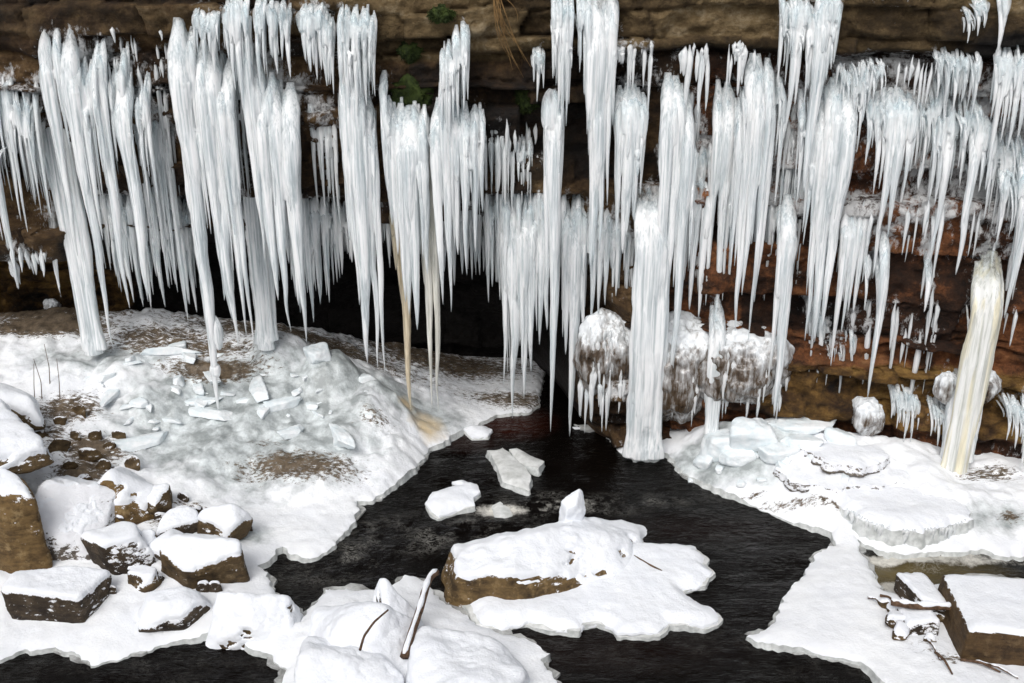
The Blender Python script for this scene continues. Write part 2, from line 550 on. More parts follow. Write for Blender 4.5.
def sheet(poly, spacing, zfun, thick, rim=.02, seed=1, top=None, amp=.04, step=.03, attrs=None, edge=.04):
    """closed slab: triangulated top, walls with a protruding ice rim. returns mesh"""
    P = densify(poly, step, amp, seed)
    if np.sum(P[:, 0] * np.roll(P[:, 1], -1) - np.roll(P[:, 0], -1) * P[:, 1]) < 0: P = P[::-1]
    lo, hi = P.min(0), P.max(0)
    ux, uy = np.meshgrid(np.arange(lo[0], hi[0], spacing), np.arange(lo[1], hi[1], spacing))
    Q = np.stack([ux.ravel(), uy.ravel()], 1) + rng.uniform(-.3, .3, (ux.size, 2)) * spacing
    Q = Q[inside(Q, P)]
    Q = Q[dist_poly(Q, P) > spacing * .45]
    allp = [Vector(p) for p in P] + [Vector(q) for q in Q]
    nb = len(P)
    res = delaunay_2d_cdt(allp, [(i, (i + 1) % nb) for i in range(nb)], [], 1, 1e-5)
    V2 = np.array([(v.x, v.y) for v in res[0]])
    T = [tuple(f) for f in res[2]]
    omap = {}
    for k, o in enumerate(res[3]):
        for q in o:
            if q < nb: omap[q] = k
    dd = dist_poly(V2, P)
    z = zfun(V2, dd) - edge * np.exp(-dd / .06) * (.7 + 1.3 * fbm(xyz(V2[:, 0] * 2.4, V2[:, 1] * 2.4, seed), 4, seed + 40))
    V = [np.column_stack([V2, z])]
    nv = len(V2)
    b = [omap[i] for i in range(nb) if i in omap]
    bp = V[0][b]
    k = len(b)
    tang = np.roll(bp[:, :2], -1, 0) - np.roll(bp[:, :2], 1, 0)
    nr = np.stack([tang[:, 1], -tang[:, 0]], 1)
    nr /= np.maximum(np.linalg.norm(nr, axis=1, keepdims=True), 1e-9)
    jit = .5 + .5 * fbm(xyz(bp[:, 0] * 6, bp[:, 1] * 6, 3), 3, seed + 9)
    rings = [(0, 0), (.35 * rim, -.35 * thick), (rim, -.55 * thick), (rim * .9, -.75 * thick), (-rim, -thick)]
    for o, dz in rings:
        j2 = fbm(xyz(bp[:, 0] * 9, bp[:, 1] * 9, dz * 30), 3, seed + 13)
        V.append(np.column_stack([bp[:, :2] + nr * (o * (0.3 + 1.6 * jit) + abs(dz) * .14 * j2)[:, None], bp[:, 2] + dz * (1 + (.25 * j2 if dz > -.9 * thick else 0))]))
    faces = list(T)
    mi = [0] * len(T)
    for r in range(len(rings) - 1):
        s0, s1 = nv + r * k, nv + (r + 1) * k
        for i in range(k):
            j = (i + 1) % k
            faces.append((s0 + j, s0 + i, s1 + i, s1 + j)); mi.append(1)
    V = np.concatenate(V)
    at = None
    if attrs is not None:
        at = {kk: np.concatenate([vv(V2, z), np.zeros(len(V) - nv)]) for kk, vv in attrs.items()}
    return V, faces, mi, at


def rbf(ctrl, smooth=1e-3):
    C = np.array(ctrl)
    XY, z = C[:, :2], C[:, 2]
    def phi(r): return np.where(r > 1e-9, r * r * np.log(np.maximum(r, 1e-9)), 0)
    n = len(C)
    A = np.zeros((n + 3, n + 3))
    A[:n, :n] = phi(np.linalg.norm(XY[:, None] - XY[None], axis=2)) + smooth * np.eye(n)
    A[:n, n] = 1; A[:n, n + 1:] = XY
    A[n:, :n] = A[:n, n:].T
    w = np.linalg.solve(A, np.concatenate([z, [0, 0, 0]]))
    def ev(P):
        out = np.empty(len(P))
        for s in range(0, len(P), 20000):
            q = P[s:s + 20000]
            out[s:s + 20000] = phi(np.linalg.norm(q[:, None] - XY[None], axis=2)) @ w[:n] + w[n] + q @ w[n + 1:]
        return out
    return ev


def px_poly(pts, z): return [tuple(onZ(x, y, z)[:2]) for x, y in pts]


def ell(cx, cy, z, rx, ry, rot=0):
    """mask of an ellipse given by its middle in the photo and its radii in metres"""
    c = onZ(cx, cy, z)
    ca, sa = math.cos(rot), math.sin(rot)
    def f(P, zz=None):
        d = P - c[:2]
        u = d[:, 0] * ca + d[:, 1] * sa; v = -d[:, 0] * sa + d[:, 1] * ca
        return np.clip(1.35 - np.hypot(u / rx, v / ry) * .9, 0, 1)
    return f


def mx(*fs):
    def f(P, z=None):
        r = np.zeros(len(P))
        for g_, w in fs: r = np.maximum(r, w * g_(P, z))
        return r
    return f


# ------------------------------------------------------------------ left bank
shoreL = [(-60, 660), (0, 655), (25, 645), (55, 645), (75, 655), (90, 661), (120, 655), (160, 640), (200, 637), (215, 631), (235, 632), (245, 644), (270, 654),
          (284, 668), (276, 700), (300, 760), (570, 760), (556, 700), (555, 683), (551, 671), (541, 661), (549, 655), (535, 643), (505, 630), (475, 622), (452, 604), (436, 592),
          (424, 580), (404, 576), (386, 592), (345, 588), (328, 590), (312, 606), (299, 624), (290, 606), (280, 596), (270, 587), (267, 574), (257, 566), (271, 557), (282, 545), (289, 551),
          (310, 557), (328, 550), (335, 539), (354, 522), (360, 510), (357, 501), (372, 499), (384, 492), (402, 480), (424, 456), (428, 447), (444, 442),
          (462, 428), (482, 420), (496, 413), (526, 411), (538, 404)]
polyL = px_poly(shoreL, .07) + [(.55, 14.6), (-12, 14.9), (-12, 8.6)]
ctrl = []
for x, y, z in [(0, 640, .09), (75, 645, .09), (160, 630, .09), (235, 622, .10), (284, 660, .10), (420, 690, .12), (540, 690, .10), (535, 650, .09), (475, 630, .09), (300, 640, .14),
                (440, 600, .09), (340, 600, .15), (257, 572, .10), (289, 545, .09), (328, 540, .10), (352, 505, .10), (402, 474, .10), (426, 448, .12), (464, 424, .10), (526, 408, .09),
                (100, 632, .11), (30, 605, .13), (200, 605, .14), (120, 565, .22), (200, 565, .20), (60, 560, .25), (100, 490, .45), (160, 490, .40), (220, 510, .22), (30, 450, .62), (100, 430, .66),
                (93, 342, 1.14), (50, 312, 1.36), (0, 332, 1.22), (0, 380, .95), (218, 410, .60), (268, 342, 1.16), (330, 366, .92), (360, 384, .74), (160, 352, 1.10), (130, 345, 1.14), (200, 340, 1.16),
                (160, 430, .54), (60, 395, .84), (300, 470, .24), (250, 500, .14), (330, 500, .12), (360, 450, .28), (385, 408, .52), (403, 432, .34), (420, 408, .28), (445, 400, .22), (450, 425, .14), (480, 398, .14),
                (260, 450, .36), (300, 410, .58), (340, 430, .40), (130, 390, .84)]:
    p = onZ(x, y, z)
    ctrl.append((p[0], p[1], z))
ctrl += [(-8, 13.6, 1.3), (-5.5, 13.6, 1.45), (-4, 13.6, 1.15), (-2.5, 13.4, .8), (-2.5, 14.5, .8), (-1, 13.4, .25), (-1, 14.5, .25), (.3, 14, .15), (-9, 10, .7), (-9, 12, 1.2)]
fL = rbf(ctrl)


def bumps(P, seed):
    q = xyz(P[:, 0], P[:, 1], 0)
    big = fbm(q * 1.6, 3, seed)
    lump = np.abs(fbm(q * 4.5, 3, seed + 4))
    fine = fbm(q * 13, 3, seed + 8)
    return big, lump, fine


GAUSS = [(*onZ(x, y, z)[:2], r_, h_) for x, y, z, r_, h_ in [(332, 378, .8, .40, .24), (384, 410, .5, .42, .24), (280, 356, 1.0, .40, .17), (352, 432, .4, .42, .16), (225, 452, .3, .62, .16), (310, 464, .25, .70, .18), (120, 378, .9, .38, .13), (60, 372, 1.0, .42, .11), (405, 446, .3, .3, .12), (270, 420, .5, .45, .12), (160, 405, .7, .4, .13), (385, 470, .15, .35, .10), (190, 480, .3, .4, .1)]]


def zL_(P, d):
    z = np.clip(fL(P), .06, 1.7)
    for gx_, gy_, gr_, gh_ in GAUSS:
        z = z + gh_ * np.clip(1 - ((P[:, 0] - gx_) ** 2 + (P[:, 1] - gy_) ** 2) / gr_ ** 2, 0, 1) ** .8
    z = np.minimum(z, .085 + .9 * d)
    big, lump, fine = bumps(P, 3)
    r = sstep(.13, .32, z)
    sh = sstep(0, .3, d)
    return z + r * (.06 * big + .085 * (lump - .25) + .011 * fine) * sh + (1 - r) * sh * (.022 * big + .008 * fine + .016 * lump) + .006 * fine


dirtL = mx((ell(45, 326, 1.25, 1.0, .30), 1.0), (ell(60, 308, 1.33, 1.2, .5), 1.05), (ell(25, 290, 1.45, .9, .5), 1.05), (ell(160, 342, 1.12, 1.0, .35), .66), (ell(215, 376, .85, .75, .20), .82), (ell(190, 352, 1.05, 1.3, .22), .66), (ell(300, 476, .2, .80, .26, .05), .72), (ell(333, 470, .2, .4, .14, .05), .55),
           (ell(70, 415, .7, .50, .34), .72), (ell(95, 455, .5, .45, .28), .85), (ell(85, 480, .42, .4, .3), .80), (ell(50, 440, .6, .3, .25), .6), (ell(165, 520, .3, .25, .14), .65), (ell(375, 428, .4, .28, .16), .50),
           (ell(255, 365, 1.0, .5, .16), .40), (ell(520, 400, .1, 1.0, .3), .65), (ell(440, 360, .3, 1.6, .6), .78), (ell(300, 330, 1.1, 2.0, .5), .75), (ell(270, 455, .3, .3, .1), .45), (ell(190, 505, .3, .3, .1), .5))
iceL = mx((ell(250, 430, .45, 1.9, 1.3), .85), (ell(330, 380, .8, .6, .4), .9), (ell(100, 370, .9, 1.5, .5), .60), (ell(400, 410, .3, 1.0, .5), .8), (ell(230, 535, .12, .5, .3), .8))
tanL = mx((ell(428, 427, .2, .28, .34), .75), (ell(405, 412, .3, .14, .25), .8))
V, Fc, mi, at = sheet(polyL, .034, zL_, .19, .03, 5, amp=.05, attrs=dict(dirt=dirtL, ice=iceL, tan=tanL))
tag(link('snowy_bank', mesh_np('snowy_bank', V, Fc, True, at, [M['bank'], M['rim']], mi)), kind='structure')

# ------------------------------------------------------------------ right bank
shoreR = [(572, 424), (584, 425), (602, 429), (614, 437), (618, 447), (634, 457), (655, 458), (662, 451), (671, 457), (681, 471), (706, 483), (752, 501), (781, 517), (816, 526),
          (831, 533), (835, 544), (818, 553), (812, 566), (796, 584), (779, 608), (767, 627), (747, 634), (779, 646), (850, 658), (874, 670), (897, 690), (930, 760), (1150, 760), (1150, 585),
          (1024, 580), (975, 575), (942, 584), (918, 592), (904, 596), (882, 591), (868, 562), (857, 538), (866, 545), (886, 552), (906, 555), (930, 551), (963, 551), (981, 548),
          (1001, 554), (1024, 552), (1100, 548), (1180, 545)]
polyR = px_poly(shoreR, .07) + [(9.5, 10.6), (5.8, 11.3), (2.0, 12.2), (.95, 12.3)]
ctrl = []
for x, y, z in [(584, 420, .08), (640, 448, .09), (690, 470, .10), (752, 494, .11), (800, 515, .11), (836, 536, .10), (815, 560, .09), (770, 625, .09), (850, 650, .10), (900, 683, .11),
                (840, 600, .12), (880, 620, .13), (960, 670, .14), (1020, 690, .14), (760, 632, .08), (860, 545, .10), (1020, 545, .12), (1040, 500, .34), (995, 520, .22), (985, 540, .14),
                (706, 458, .22), (735, 455, .34), (745, 425, .62), (790, 425, .66), (715, 425, .5), (830, 435, .58), (780, 470, .36), (730, 480, .20), (870, 440, .55), (900, 470, .40), (955, 480, .32),
                (800, 490, .27), (840, 510, .20), (900, 540, .13), (940, 535, .14), (830, 456, .46), (880, 461, .48), (930, 466, .47), (796, 468, .42), (970, 488, .40), (812, 486, .35), (834, 504, .27), (690, 440, .25), (650, 430, .12)]:
    p = onZ(x, y, z)
    ctrl.append((p[0], p[1], z))
ctrl += [(1.5, 12.1, .1), (3, 11.8, .55), (5, 11, .5), (7, 10.6, .5), (9, 9.5, .5)]
fR = rbf(ctrl)


def zR_(P, d):
    z = np.clip(fR(P), .06, .8)
    z = np.minimum(z, .085 + .8 * d)
    big, lump, fine = bumps(P, 23)
    r = sstep(.13, .32, z)
    sh = sstep(0, .3, d)
    return z + r * (.04 * big + .06 * (lump - .25) + .014 * fine) * sh + (1 - r) * sh * (.02 * big + .006 * fine + .010 * lump) + .005 * fine


dirtR = mx((ell(832, 466, .4, .24, .07), .85), (ell(838, 502, .3, .40, .05, -.5), .62), (ell(790, 500, .2, .5, .08, -.4), .50), (ell(755, 488, .2, .2, .06), .5), (ell(990, 470, .4, .4, .2), .6), (ell(960, 660, .13, .3, .08), .55),
           (ell(650, 415, .1, 1.0, .3), .75), (ell(880, 425, .55, 1.4, .25), .60), (ell(1010, 520, .2, .15, .1), .6), (ell(925, 648, .12, .2, .14), .35))
iceR = mx((ell(745, 440, .5, .7, .5), 1.0), (ell(690, 455, .2, .5, .3), .7), (ell(1000, 520, .2, .6, .3), .6), (ell(760, 480, .2, .6, .15, -.3), .55))
tanR = mx((ell(900, 540, .13, .5, .15), .35))
V, Fc, mi, at = sheet(polyR, .034, zR_, .19, .035, 8, amp=.05, attrs=dict(dirt=dirtR, ice=iceR, tan=tanR))
tag(link('snowy_bank', mesh_np('snowy_bank', V, Fc, True, at, [M['bank'], M['rim']], mi)), kind='structure')


def groundz(x, y):
    P = np.array([[x, y]])
    z = 0.0
    if inside(P, polyL)[0]: z = float(zL_(P, dist_poly(P, polyL))[0])
    elif inside(P, polyR)[0]: z = float(zR_(P, dist_poly(P, polyR))[0])
    return z


def hit_ground(px, py):
    d = ray(px, py)
    for t in np.arange(7, 16, .02):
        p = np.array([0, 0, H]) + d * t
        if p[2] <= groundz(p[0], p[1]): break
    return p


# thin grey ice aprons freezing out from under the snow edges
def apron(pts, extra, seed, out=.03, amp=.075, name='ice_apron', parent=None):
    P_ = densify([tuple(onZ(x, y, .02)[:2]) for x, y in pts] + extra, .05, amp, seed)
    if np.sum(P_[:, 0] * np.roll(P_[:, 1], -1) - np.roll(P_[:, 0], -1) * P_[:, 1]) < 0: P_ = P_[::-1]
    t = np.roll(P_, -2, 0) - np.roll(P_, 2, 0)
    nr = np.stack([t[:, 1], -t[:, 0]], 1); nr /= np.maximum(np.linalg.norm(nr, axis=1, keepdims=True), 1e-9)
    P_ = P_ + nr * out
    V, Fc, mi, _ = sheet([tuple(q) for q in P_], .12, lambda P, d: .022 + 0 * d + .006 * fbm(xyz(P[:, 0] * 4, P[:, 1] * 4, 1), 2, seed), .06, .008, seed, amp=.012, step=.05, edge=.004)
    return link(name, mesh_np(name, V, Fc, True, None, [M['apron'], M['apron']], mi), parent)


tag(apron(shoreL, [(.5, 14.5), (-11.9, 14.8), (-11.9, 8.7)], 61), kind='structure')
tag(apron(shoreR, [(9.4, 10.6), (5.8, 11.2), (2.0, 12.1), (1.0, 12.2)], 67), kind='structure')

# ------------------------------------------------------------------ water
wx = spaced([(-60, -9, 3), (-9, 9, .045), (9, 60, 3)])
wy = spaced([(3.5, 6.5, .5), (6.5, 13.5, .045), (13.5, 17, .5)])
WX, WY = np.meshgrid(wx, wy)
P = np.stack([WX.ravel(), WY.ravel()], 1)
foam = mx((ell(430, 530, 0, 1.3, .32, .15), .75), (ell(500, 510, 0, .45, .20), 1.4), (ell(560, 505, 0, .8, .25), 1.0), (ell(350, 560, 0, .7, .3, .4), .75), (ell(400, 545, 0, .8, .2, .2), .75), (ell(640, 500, 0, .9, .14), .45),
          (ell(412, 545, 0, .2, .12), .9), (ell(900, 560, 0, .7, .14), 1.5), (ell(960, 560, 0, .9, .2), 1.3), (ell(1010, 562, 0, .6, .12), 1.0), (ell(905, 588, 0, .4, .16), 1.5), (ell(120, 668, 0, 2, .2), .16), (ell(840, 668, 0, .5, .2), .20), (ell(700, 645, 0, 1.2, .4), .12), (ell(330, 610, 0, .3, .3), .6))(P)
shal = mx((ell(895, 575, 0, .6, .25), .9), (ell(940, 572, 0, .6, .2), .6))(P)
redm = mx((ell(510, 422, 0, .5, .45), .8), (ell(470, 440, 0, .4, .3), .3), (ell(590, 650, 0, 1.2, .3), .08), (ell(700, 530, 0, .8, .3), .08))(P)
q = xyz(P[:, 0], P[:, 1] * 1.8, 0)
amp = np.where((np.abs(P[:, 0]) < 9) & (P[:, 1] > 6.5) & (P[:, 1] < 13.5), 1, 0) * (.012 + .05 * foam)
wz = amp * (fbm(q * 2.2, 4, 91, .6)) + np.where(shal > 0, .05 * shal * fbm(q * 3, 2, 95), 0)
shp2 = WX.shape
ii = np.arange(WX.size).reshape(shp2)
F = np.stack([ii[:-1, :-1].ravel(), ii[:-1, 1:].ravel(), ii[1:, 1:].ravel(), ii[1:, :-1].ravel()], 1)
tag(link('stream_water', mesh_np('stream_water', np.column_stack([P, wz]), F, True, dict(foam=foam, shallow=shal, red=redm), [M['water']])), kind='structure')

# ------------------------------------------------------------------ rocks
_ico = {}


def ico(n):
    if n not in _ico:
        import bmesh
        bm = bmesh.new()
        bmesh.ops.create_icosphere(bm, subdivisions=n, radius=1)
        _ico[n] = (np.array([v.co[:] for v in bm.verts]), np.array([[v.index for v in f.verts] for f in bm.faces]))
        bm.free()
    V, F = _ico[n]
    return V.copy(), F


def vnormals(V, F):
    fn = np.cross(V[F[:, 1]] - V[F[:, 0]], V[F[:, 2]] - V[F[:, 0]])
    vn = np.zeros_like(V)
    for k in range(3): np.add.at(vn, F[:, k], fn)
    return vn / np.maximum(np.linalg.norm(vn, axis=1, keepdims=True), 1e-12)


def rock_shape(half, seed, sub=5, planes=None, k=18, tilt=.36, cuts=10, rough=.06):
    rr = np.random.default_rng(seed)
    U, F = ico(sub)
    if planes is None:
        planes = []
        for ax in range(3):
            for s in (1, -1):
                nrm = np.zeros(3); nrm[ax] = s
                nrm += rr.normal(0, tilt, 3)
                planes.append((nrm / np.linalg.norm(nrm), rr.uniform(.82, 1.0)))
        for _ in range(cuts):
            nrm = rr.normal(0, 1, 3); nrm /= np.linalg.norm(nrm)
            planes.append((nrm, rr.uniform(.86, 1.15)))
    s = 0
    for nrm, d in planes:
        nrm = np.array(nrm, float); nrm /= np.linalg.norm(nrm)
        s = s + (np.maximum(U @ nrm, 0) / d) ** k
    V = U * (s ** (-1.0 / k))[:, None] * np.array(half)
    m = min(half)
    nn = vnormals(V, F)
    q = V / m
    V = V + nn * (m * (rough * 1.6 * fbm(q * 1.1 + seed, 4, seed) + rough * .6 * np.abs(fbm(q * np.array([2, 2, 5.]) + seed, 3, seed + 5))))[:, None]
    return V, F


def snow_cap(V, F, thr, thick, seed, scale=6.0, zmin=None):
    nn = vnormals(V, F)
    nf = nn[F].mean(1)[:, 2] + .42 * fbm(V[F].mean(1) * scale, 5, seed, .6)
    keep = nf > thr
    if zmin is not None: keep &= V[F].mean(1)[:, 2] > zmin
    f = F[keep]
    if len(f) < 20: return None
    n = len(V)
    e = np.concatenate([f[:, [0, 1]], f[:, [1, 2]], f[:, [2, 0]]])
    es = np.sort(e, 1)
    key = es[:, 0].astype(np.int64) * n + es[:, 1]
    u, c = np.unique(key, return_counts=True)
    bk = u[c == 1]
    bnd = np.zeros(n, bool)
    bnd[bk // n] = True; bnd[bk % n] = True
    used = np.zeros(n, bool); used[f.ravel()] = True
    off = np.where(used & ~bnd, 1.0, 0.0)
    for it in range(3):
        acc = np.zeros(n); cnt = np.zeros(n)
        np.add.at(acc, es[:, 0], off[es[:, 1]]); np.add.at(acc, es[:, 1], off[es[:, 0]])
        np.add.at(cnt, es[:, 0], 1); np.add.at(cnt, es[:, 1], 1)
        off = np.where(bnd, -.12, np.where(used, .5 * off + .5 * acc / np.maximum(cnt, 1), 0))
    lift = thick * off * (1 + .35 * fbm(V * 3, 3, seed + 2))
    W = V + nn * (lift * .5)[:, None]
    W[:, 2] += lift * .7
    idx = np.full(n, -1); idx[used] = np.arange(used.sum())
    return W[used], idx[f]


def rotz(V, a):
    c, s = math.cos(a), math.sin(a)
    return np.column_stack([V[:, 0] * c - V[:, 1] * s, V[:, 0] * s + V[:, 1] * c, V[:, 2]])


def place_rock(name, label, cat, loc, half, rot=0, seed=1, mat='rock', thr=.5, thick=.05, sub=5, planes=None, k=18, tilt=.36, cuts=10, rough=.06, group=None, rx=0, capz=None):
    V, F = rock_shape(half, seed, sub, planes, k, tilt, cuts, rough)
    if rx:
        c, s = math.cos(rx), math.sin(rx)
        V = np.column_stack([V[:, 0], V[:, 1] * c - V[:, 2] * s, V[:, 1] * s + V[:, 2] * c])
    V = rotz(V, rot)
    if thr < 2:
        cap = snow_cap(V, F, thr, thick * .45, seed + 50, zmin=capz)
        if cap is not None:
            o = tag(link(name, None, None, tuple(loc)), label, cat, group)
            link('bare_stone', mesh_np('bare_stone', V, F, True, None, [M[mat]]), o)
            link('snow_cap', mesh_np('snow_cap', cap[0], cap[1], True, None, [M['snow']]), o)
            return o
    return tag(link(name, mesh_np(name, V, F, True, None, [M[mat]]), None, tuple(loc)), label, cat, group)


def px_rock(name, label, cat, box, h, zb=None, sink=.25, **kw):
    kw.setdefault('rot', float(np.random.default_rng(kw.get('seed', 1)).uniform(-.5, .5)) if kw.get('planes') is None else 0)
    """box: x0,y0,x1,y1 of the rock in the photo; h its height in metres"""
    x0, y0, x1, y1 = box
    xc = (x0 + x1) / 2
    if zb is None:
        zb = hit_ground(xc, y1)[2]
    f = onZ(xc, y1, zb)
    w = (x1 - x0) / 1000 * depth(f[1], zb)
    b = onZ(xc, y0, zb + h)
    d = max((b[1] - f[1]) / .9, .3 * w)
    hh = h * (1 + sink)
    loc = ((f[0] + b[0]) / 2 * 1.0, f[1] + d / 2, zb + h - hh / 2)
    return place_rock(name, label, cat, loc, (w / 2 * 1.05, d / 2 * 1.05, hh / 2 * 1.05), **kw)


px_rock('boulder', 'big rounded brown boulder at the left edge under a snowy slab', 'rock', (-70, 462, 54, 574), 1.05, zb=.15, seed=3, sub=6, mat='rockgold', thr=.72, thick=.04, k=9, rough=.07, capz=.3)
px_rock('slab_rock', 'broad rock thickly capped with snow, resting on the big brown boulder at left', 'rock', (-150, 402, 66, 498), .40, zb=.95, seed=9, sub=6, thr=.38, thick=.13, rough=.08, k=18, rot=0, planes=[((0, -1, .1), .95), ((.7, -.7, .1), .95), ((.8, .55, .1), .62), ((0, 1, .1), 1), ((-1, 0, 0), 1), ((.1, -.15, 1), .8), ((0, 0, -1), 1), ((.5, -.5, -.7), .8)])
px_rock('rock', 'snow covered rock with bare tan end behind the snow capped slab at left', 'rock', (-40, 384, 42, 425), .35, zb=.85, seed=12, thr=.35, thick=.08)
px_rock('slab_rock', 'sloping whitish frosted rock face right of the big brown boulder', 'rock', (44, 468, 116, 562), .62, zb=.20, seed=15, mat='rockgrey', thr=.86, thick=.03, sub=6, planes=[((.35, -.55, .75), .62), ((1, -.2, .1), .9), ((-1, 0, .1), 1), ((0, 1, .2), 1), ((0, -1, .1), 1), ((0, 0, -1), 1), ((.1, .5, .9), .85)])
px_rock('boulder', 'brown boulder with a flat snow top among the small stones at left', 'rock', (90, 470, 152, 526), .34, seed=21, mat='rockgold', thr=.55, thick=.06)
px_rock('rock', 'small brown rock leaning on the right side of the flat topped boulder', 'rock', (140, 484, 172, 520), .24, seed=23, thr=.55, thick=.04)
px_rock('slab_rock', 'long white snow covered slab standing tilted left of the dark gap between the rocks', 'rock', (93, 520, 142, 577), .36, seed=27, thr=.28, thick=.06, mat='rockdark', rot=.9)
px_rock('boulder', 'large angular snow covered boulder with a dark undercut side, biggest of the rock pile', 'rock', (162, 530, 242, 588), .42, seed=33, sub=6, thr=.42, thick=.06, mat='rock', planes=[((.05, -.45, .85), .72), ((.6, -.8, -.15), .85), ((-.75, -.6, -.1), .9), ((1, .2, .1), .95), ((-1, .3, .2), .95), ((0, 1, .1), 1), ((0, 0, -1), 1), ((.2, .4, .9), .85)])
px_rock('rock', 'rounded snowy rock with one bare brown end behind the largest angular boulder', 'rock', (196, 508, 244, 545), .28, seed=36, thr=.32, thick=.06)
px_rock('rock', 'oblong snow covered rock just left of the largest angular boulder', 'rock', (150, 530, 190, 565), .22, seed=39, thr=.38, thick=.05, mat='rockdark')
px_rock('rock', 'snow covered rock between the flat topped boulder and the rounded one behind', 'rock', (160, 512, 200, 536), .18, seed=41, thr=.4, thick=.05, mat='rockdark')
px_rock('rock', 'small snowy rock below the oblong one in front of the pile', 'rock', (130, 566, 162, 592), .16, seed=44, thr=.4, thick=.05)
px_rock('rock', 'small white rock wedged beside the tall tilted slab', 'rock', (137, 534, 158, 560), .2, seed=46, thr=.35, thick=.04)
px_rock('block_rock', 'oblong dark faced rock with snow top frozen into the ice shelf at lower left', 'rock', (12, 570, 104, 622), .30, seed=51, sub=6, thr=.55, thick=.07, mat='rockdark', k=22, tilt=.1, cuts=3, rot=-.12)
px_rock('rock', 'lumpy snow crusted rock on the ice shelf in front of the rock pile', 'rock', (146, 588, 204, 632), .26, seed=55, thr=.30, thick=.07, mat='rockdark')
px_rock('boulder', 'snow buried boulder with a brown bare spot beside the dark inlet', 'rock', (210, 584, 294, 640), .34, seed=61, sub=6, sink=.9, thr=.02, thick=.06, mat='rock', k=16, rough=.10, planes=[((-.55, -.5, .7), .72), ((.5, -.55, .7), .74), ((.1, .7, .7), .8), ((0, -.1, 1), .8), ((1, 0, .2), .92), ((-1, 0, .2), .95), ((0, -1, .15), .95), ((0, 1, 0), 1), ((0, 0, -1), 1)])
px_rock('boulder', 'largest snow buried boulder with a curved crack, at the bottom of the photo', 'rock', (302, 586, 416, 690), .48, zb=.08, seed=66, sub=6, sink=.9, thr=.08, thick=.07, mat='rockdark', k=24, rough=.10, planes=[((-.75, -.25, .6), .70), ((.02, -.42, .9), .62), ((.62, -.35, .7), .70), ((.2, .75, .6), .72), ((-.3, .2, .9), .72), ((1, 0, .2), .95), ((-1, 0, .2), .98), ((0, -1, .2), .95), ((0, 1, 0), 1), ((0, 0, -1), 1)])
px_rock('boulder', 'snowy boulder with small dark gaps left of the fallen branch', 'rock', (368, 596, 420, 650), .36, zb=.08, sink=.8, seed=70, sub=6, thr=.30, thick=.08, mat='rockdark', k=9)
px_rock('boulder', 'smooth snow mound covered boulder at the bottom edge right of the branch', 'rock', (410, 636, 530, 730), .30, zb=.08, sink=1.0, seed=74, sub=6, thr=-.3, thick=.06, mat='rockdark', k=16, rough=.11)
px_rock('boulder', 'snow buried boulder at the bottom edge left of the small dark hole', 'rock', (290, 640, 400, 720), .26, zb=.08, sink=1.0, seed=78, sub=6, thr=-.2, thick=.06, mat='rockdark', k=20, rough=.13)

# stone debris at left
for i, (x, y, w, hh) in enumerate([(40, 440, 16, .12), (57, 452, 18, .14), (75, 440, 12, .1), (88, 462, 20, .16), (103, 470, 14, .12), (70, 470, 14, .1), (95, 440, 14, .12), (60, 425, 12, .1), (110, 450, 12, .1), (118, 440, 13, .12),
                                  (84, 486, 16, .12), (68, 486, 14, .1), (133, 470, 16, .14), (80, 415, 14, .12), (165, 548, 12, .1), (183, 518, 16, .12), (178, 528, 12, .1), (45, 458, 10, .08)]):
    px_rock('stone', 'small rusty brown stone lying in the rubble patch above the flat topped boulder', 'stone', (x - w / 2, y - w * .7, x + w / 2, y), hh, seed=100 + i, sub=4, thr=.8, thick=.03, mat='rock', k=9, rough=.12, group='stones in the rubble patch')

for i in range(22):
    x, y = random.choice([(random.uniform(100, 250), random.uniform(500, 545)), (random.uniform(105, 215), random.uniform(560, 600))])
    w_ = random.uniform(8, 16)
    px_rock('stone', 'small snow dusted stone wedged among the bigger rocks of the left rock pile', 'stone', (x - w_ / 2, y - w_ * .6, x + w_ / 2, y), w_ * .008, seed=400 + i, sub=4, thr=.62, thick=.04, mat='rockdark', k=10, rough=.12, group='stones in the left rock pile')

# central slab boulder on its floe
c1 = onZ(470, 612, .06); c2 = onZ(634, 574, .06)
ang = math.atan2(c2[1] - c1[1], c2[0] - c1[0])
Lc = np.linalg.norm(c2 - c1)
mid = (c1 + c2) / 2
nrm = np.array([-math.sin(ang), math.cos(ang)])
loc = (mid[0] + nrm[0] * .40 + .0, mid[1] + nrm[1] * .40 - .02, .17)
place_rock('boulder', 'long brown slab boulder capped with snow, stranded on the ice floe in midstream', 'rock', loc, (Lc / 2 * 1.09, .50, .36), ang, 83, 'rockdusted', .56, .09, 6,
           [((0, -1, .16), .86), ((-.75, -.6, .12), .94), ((-1, .15, .15), .97), ((1, -.3, .35), .96), ((0, 1, .3), .95), ((0, 0, -1), 1), ((.20, -.34, 1), .68), ((-.50, -.10, 1), .80), ((.85, .1, .8), .80), ((.46, -.70, .62), .66), ((-.1, .55, 1), .72)], 24, rough=.10)

# cut block at right
place_rock('stone_block', 'squared brown block of stone with a flat snow top at the lower right corner', 'rock', (4.98, 7.66, .18), (.92, .46, .27), -.12, 91, 'slab', .6, .06, 6,
           [((1, 0, 0), 1), ((-1, 0, .03), 1), ((0, 1, .03), 1), ((0, -1, 0.02), 1), ((0, 0, 1), 1), ((0, 0, -1), 1)], 44, rough=.018)

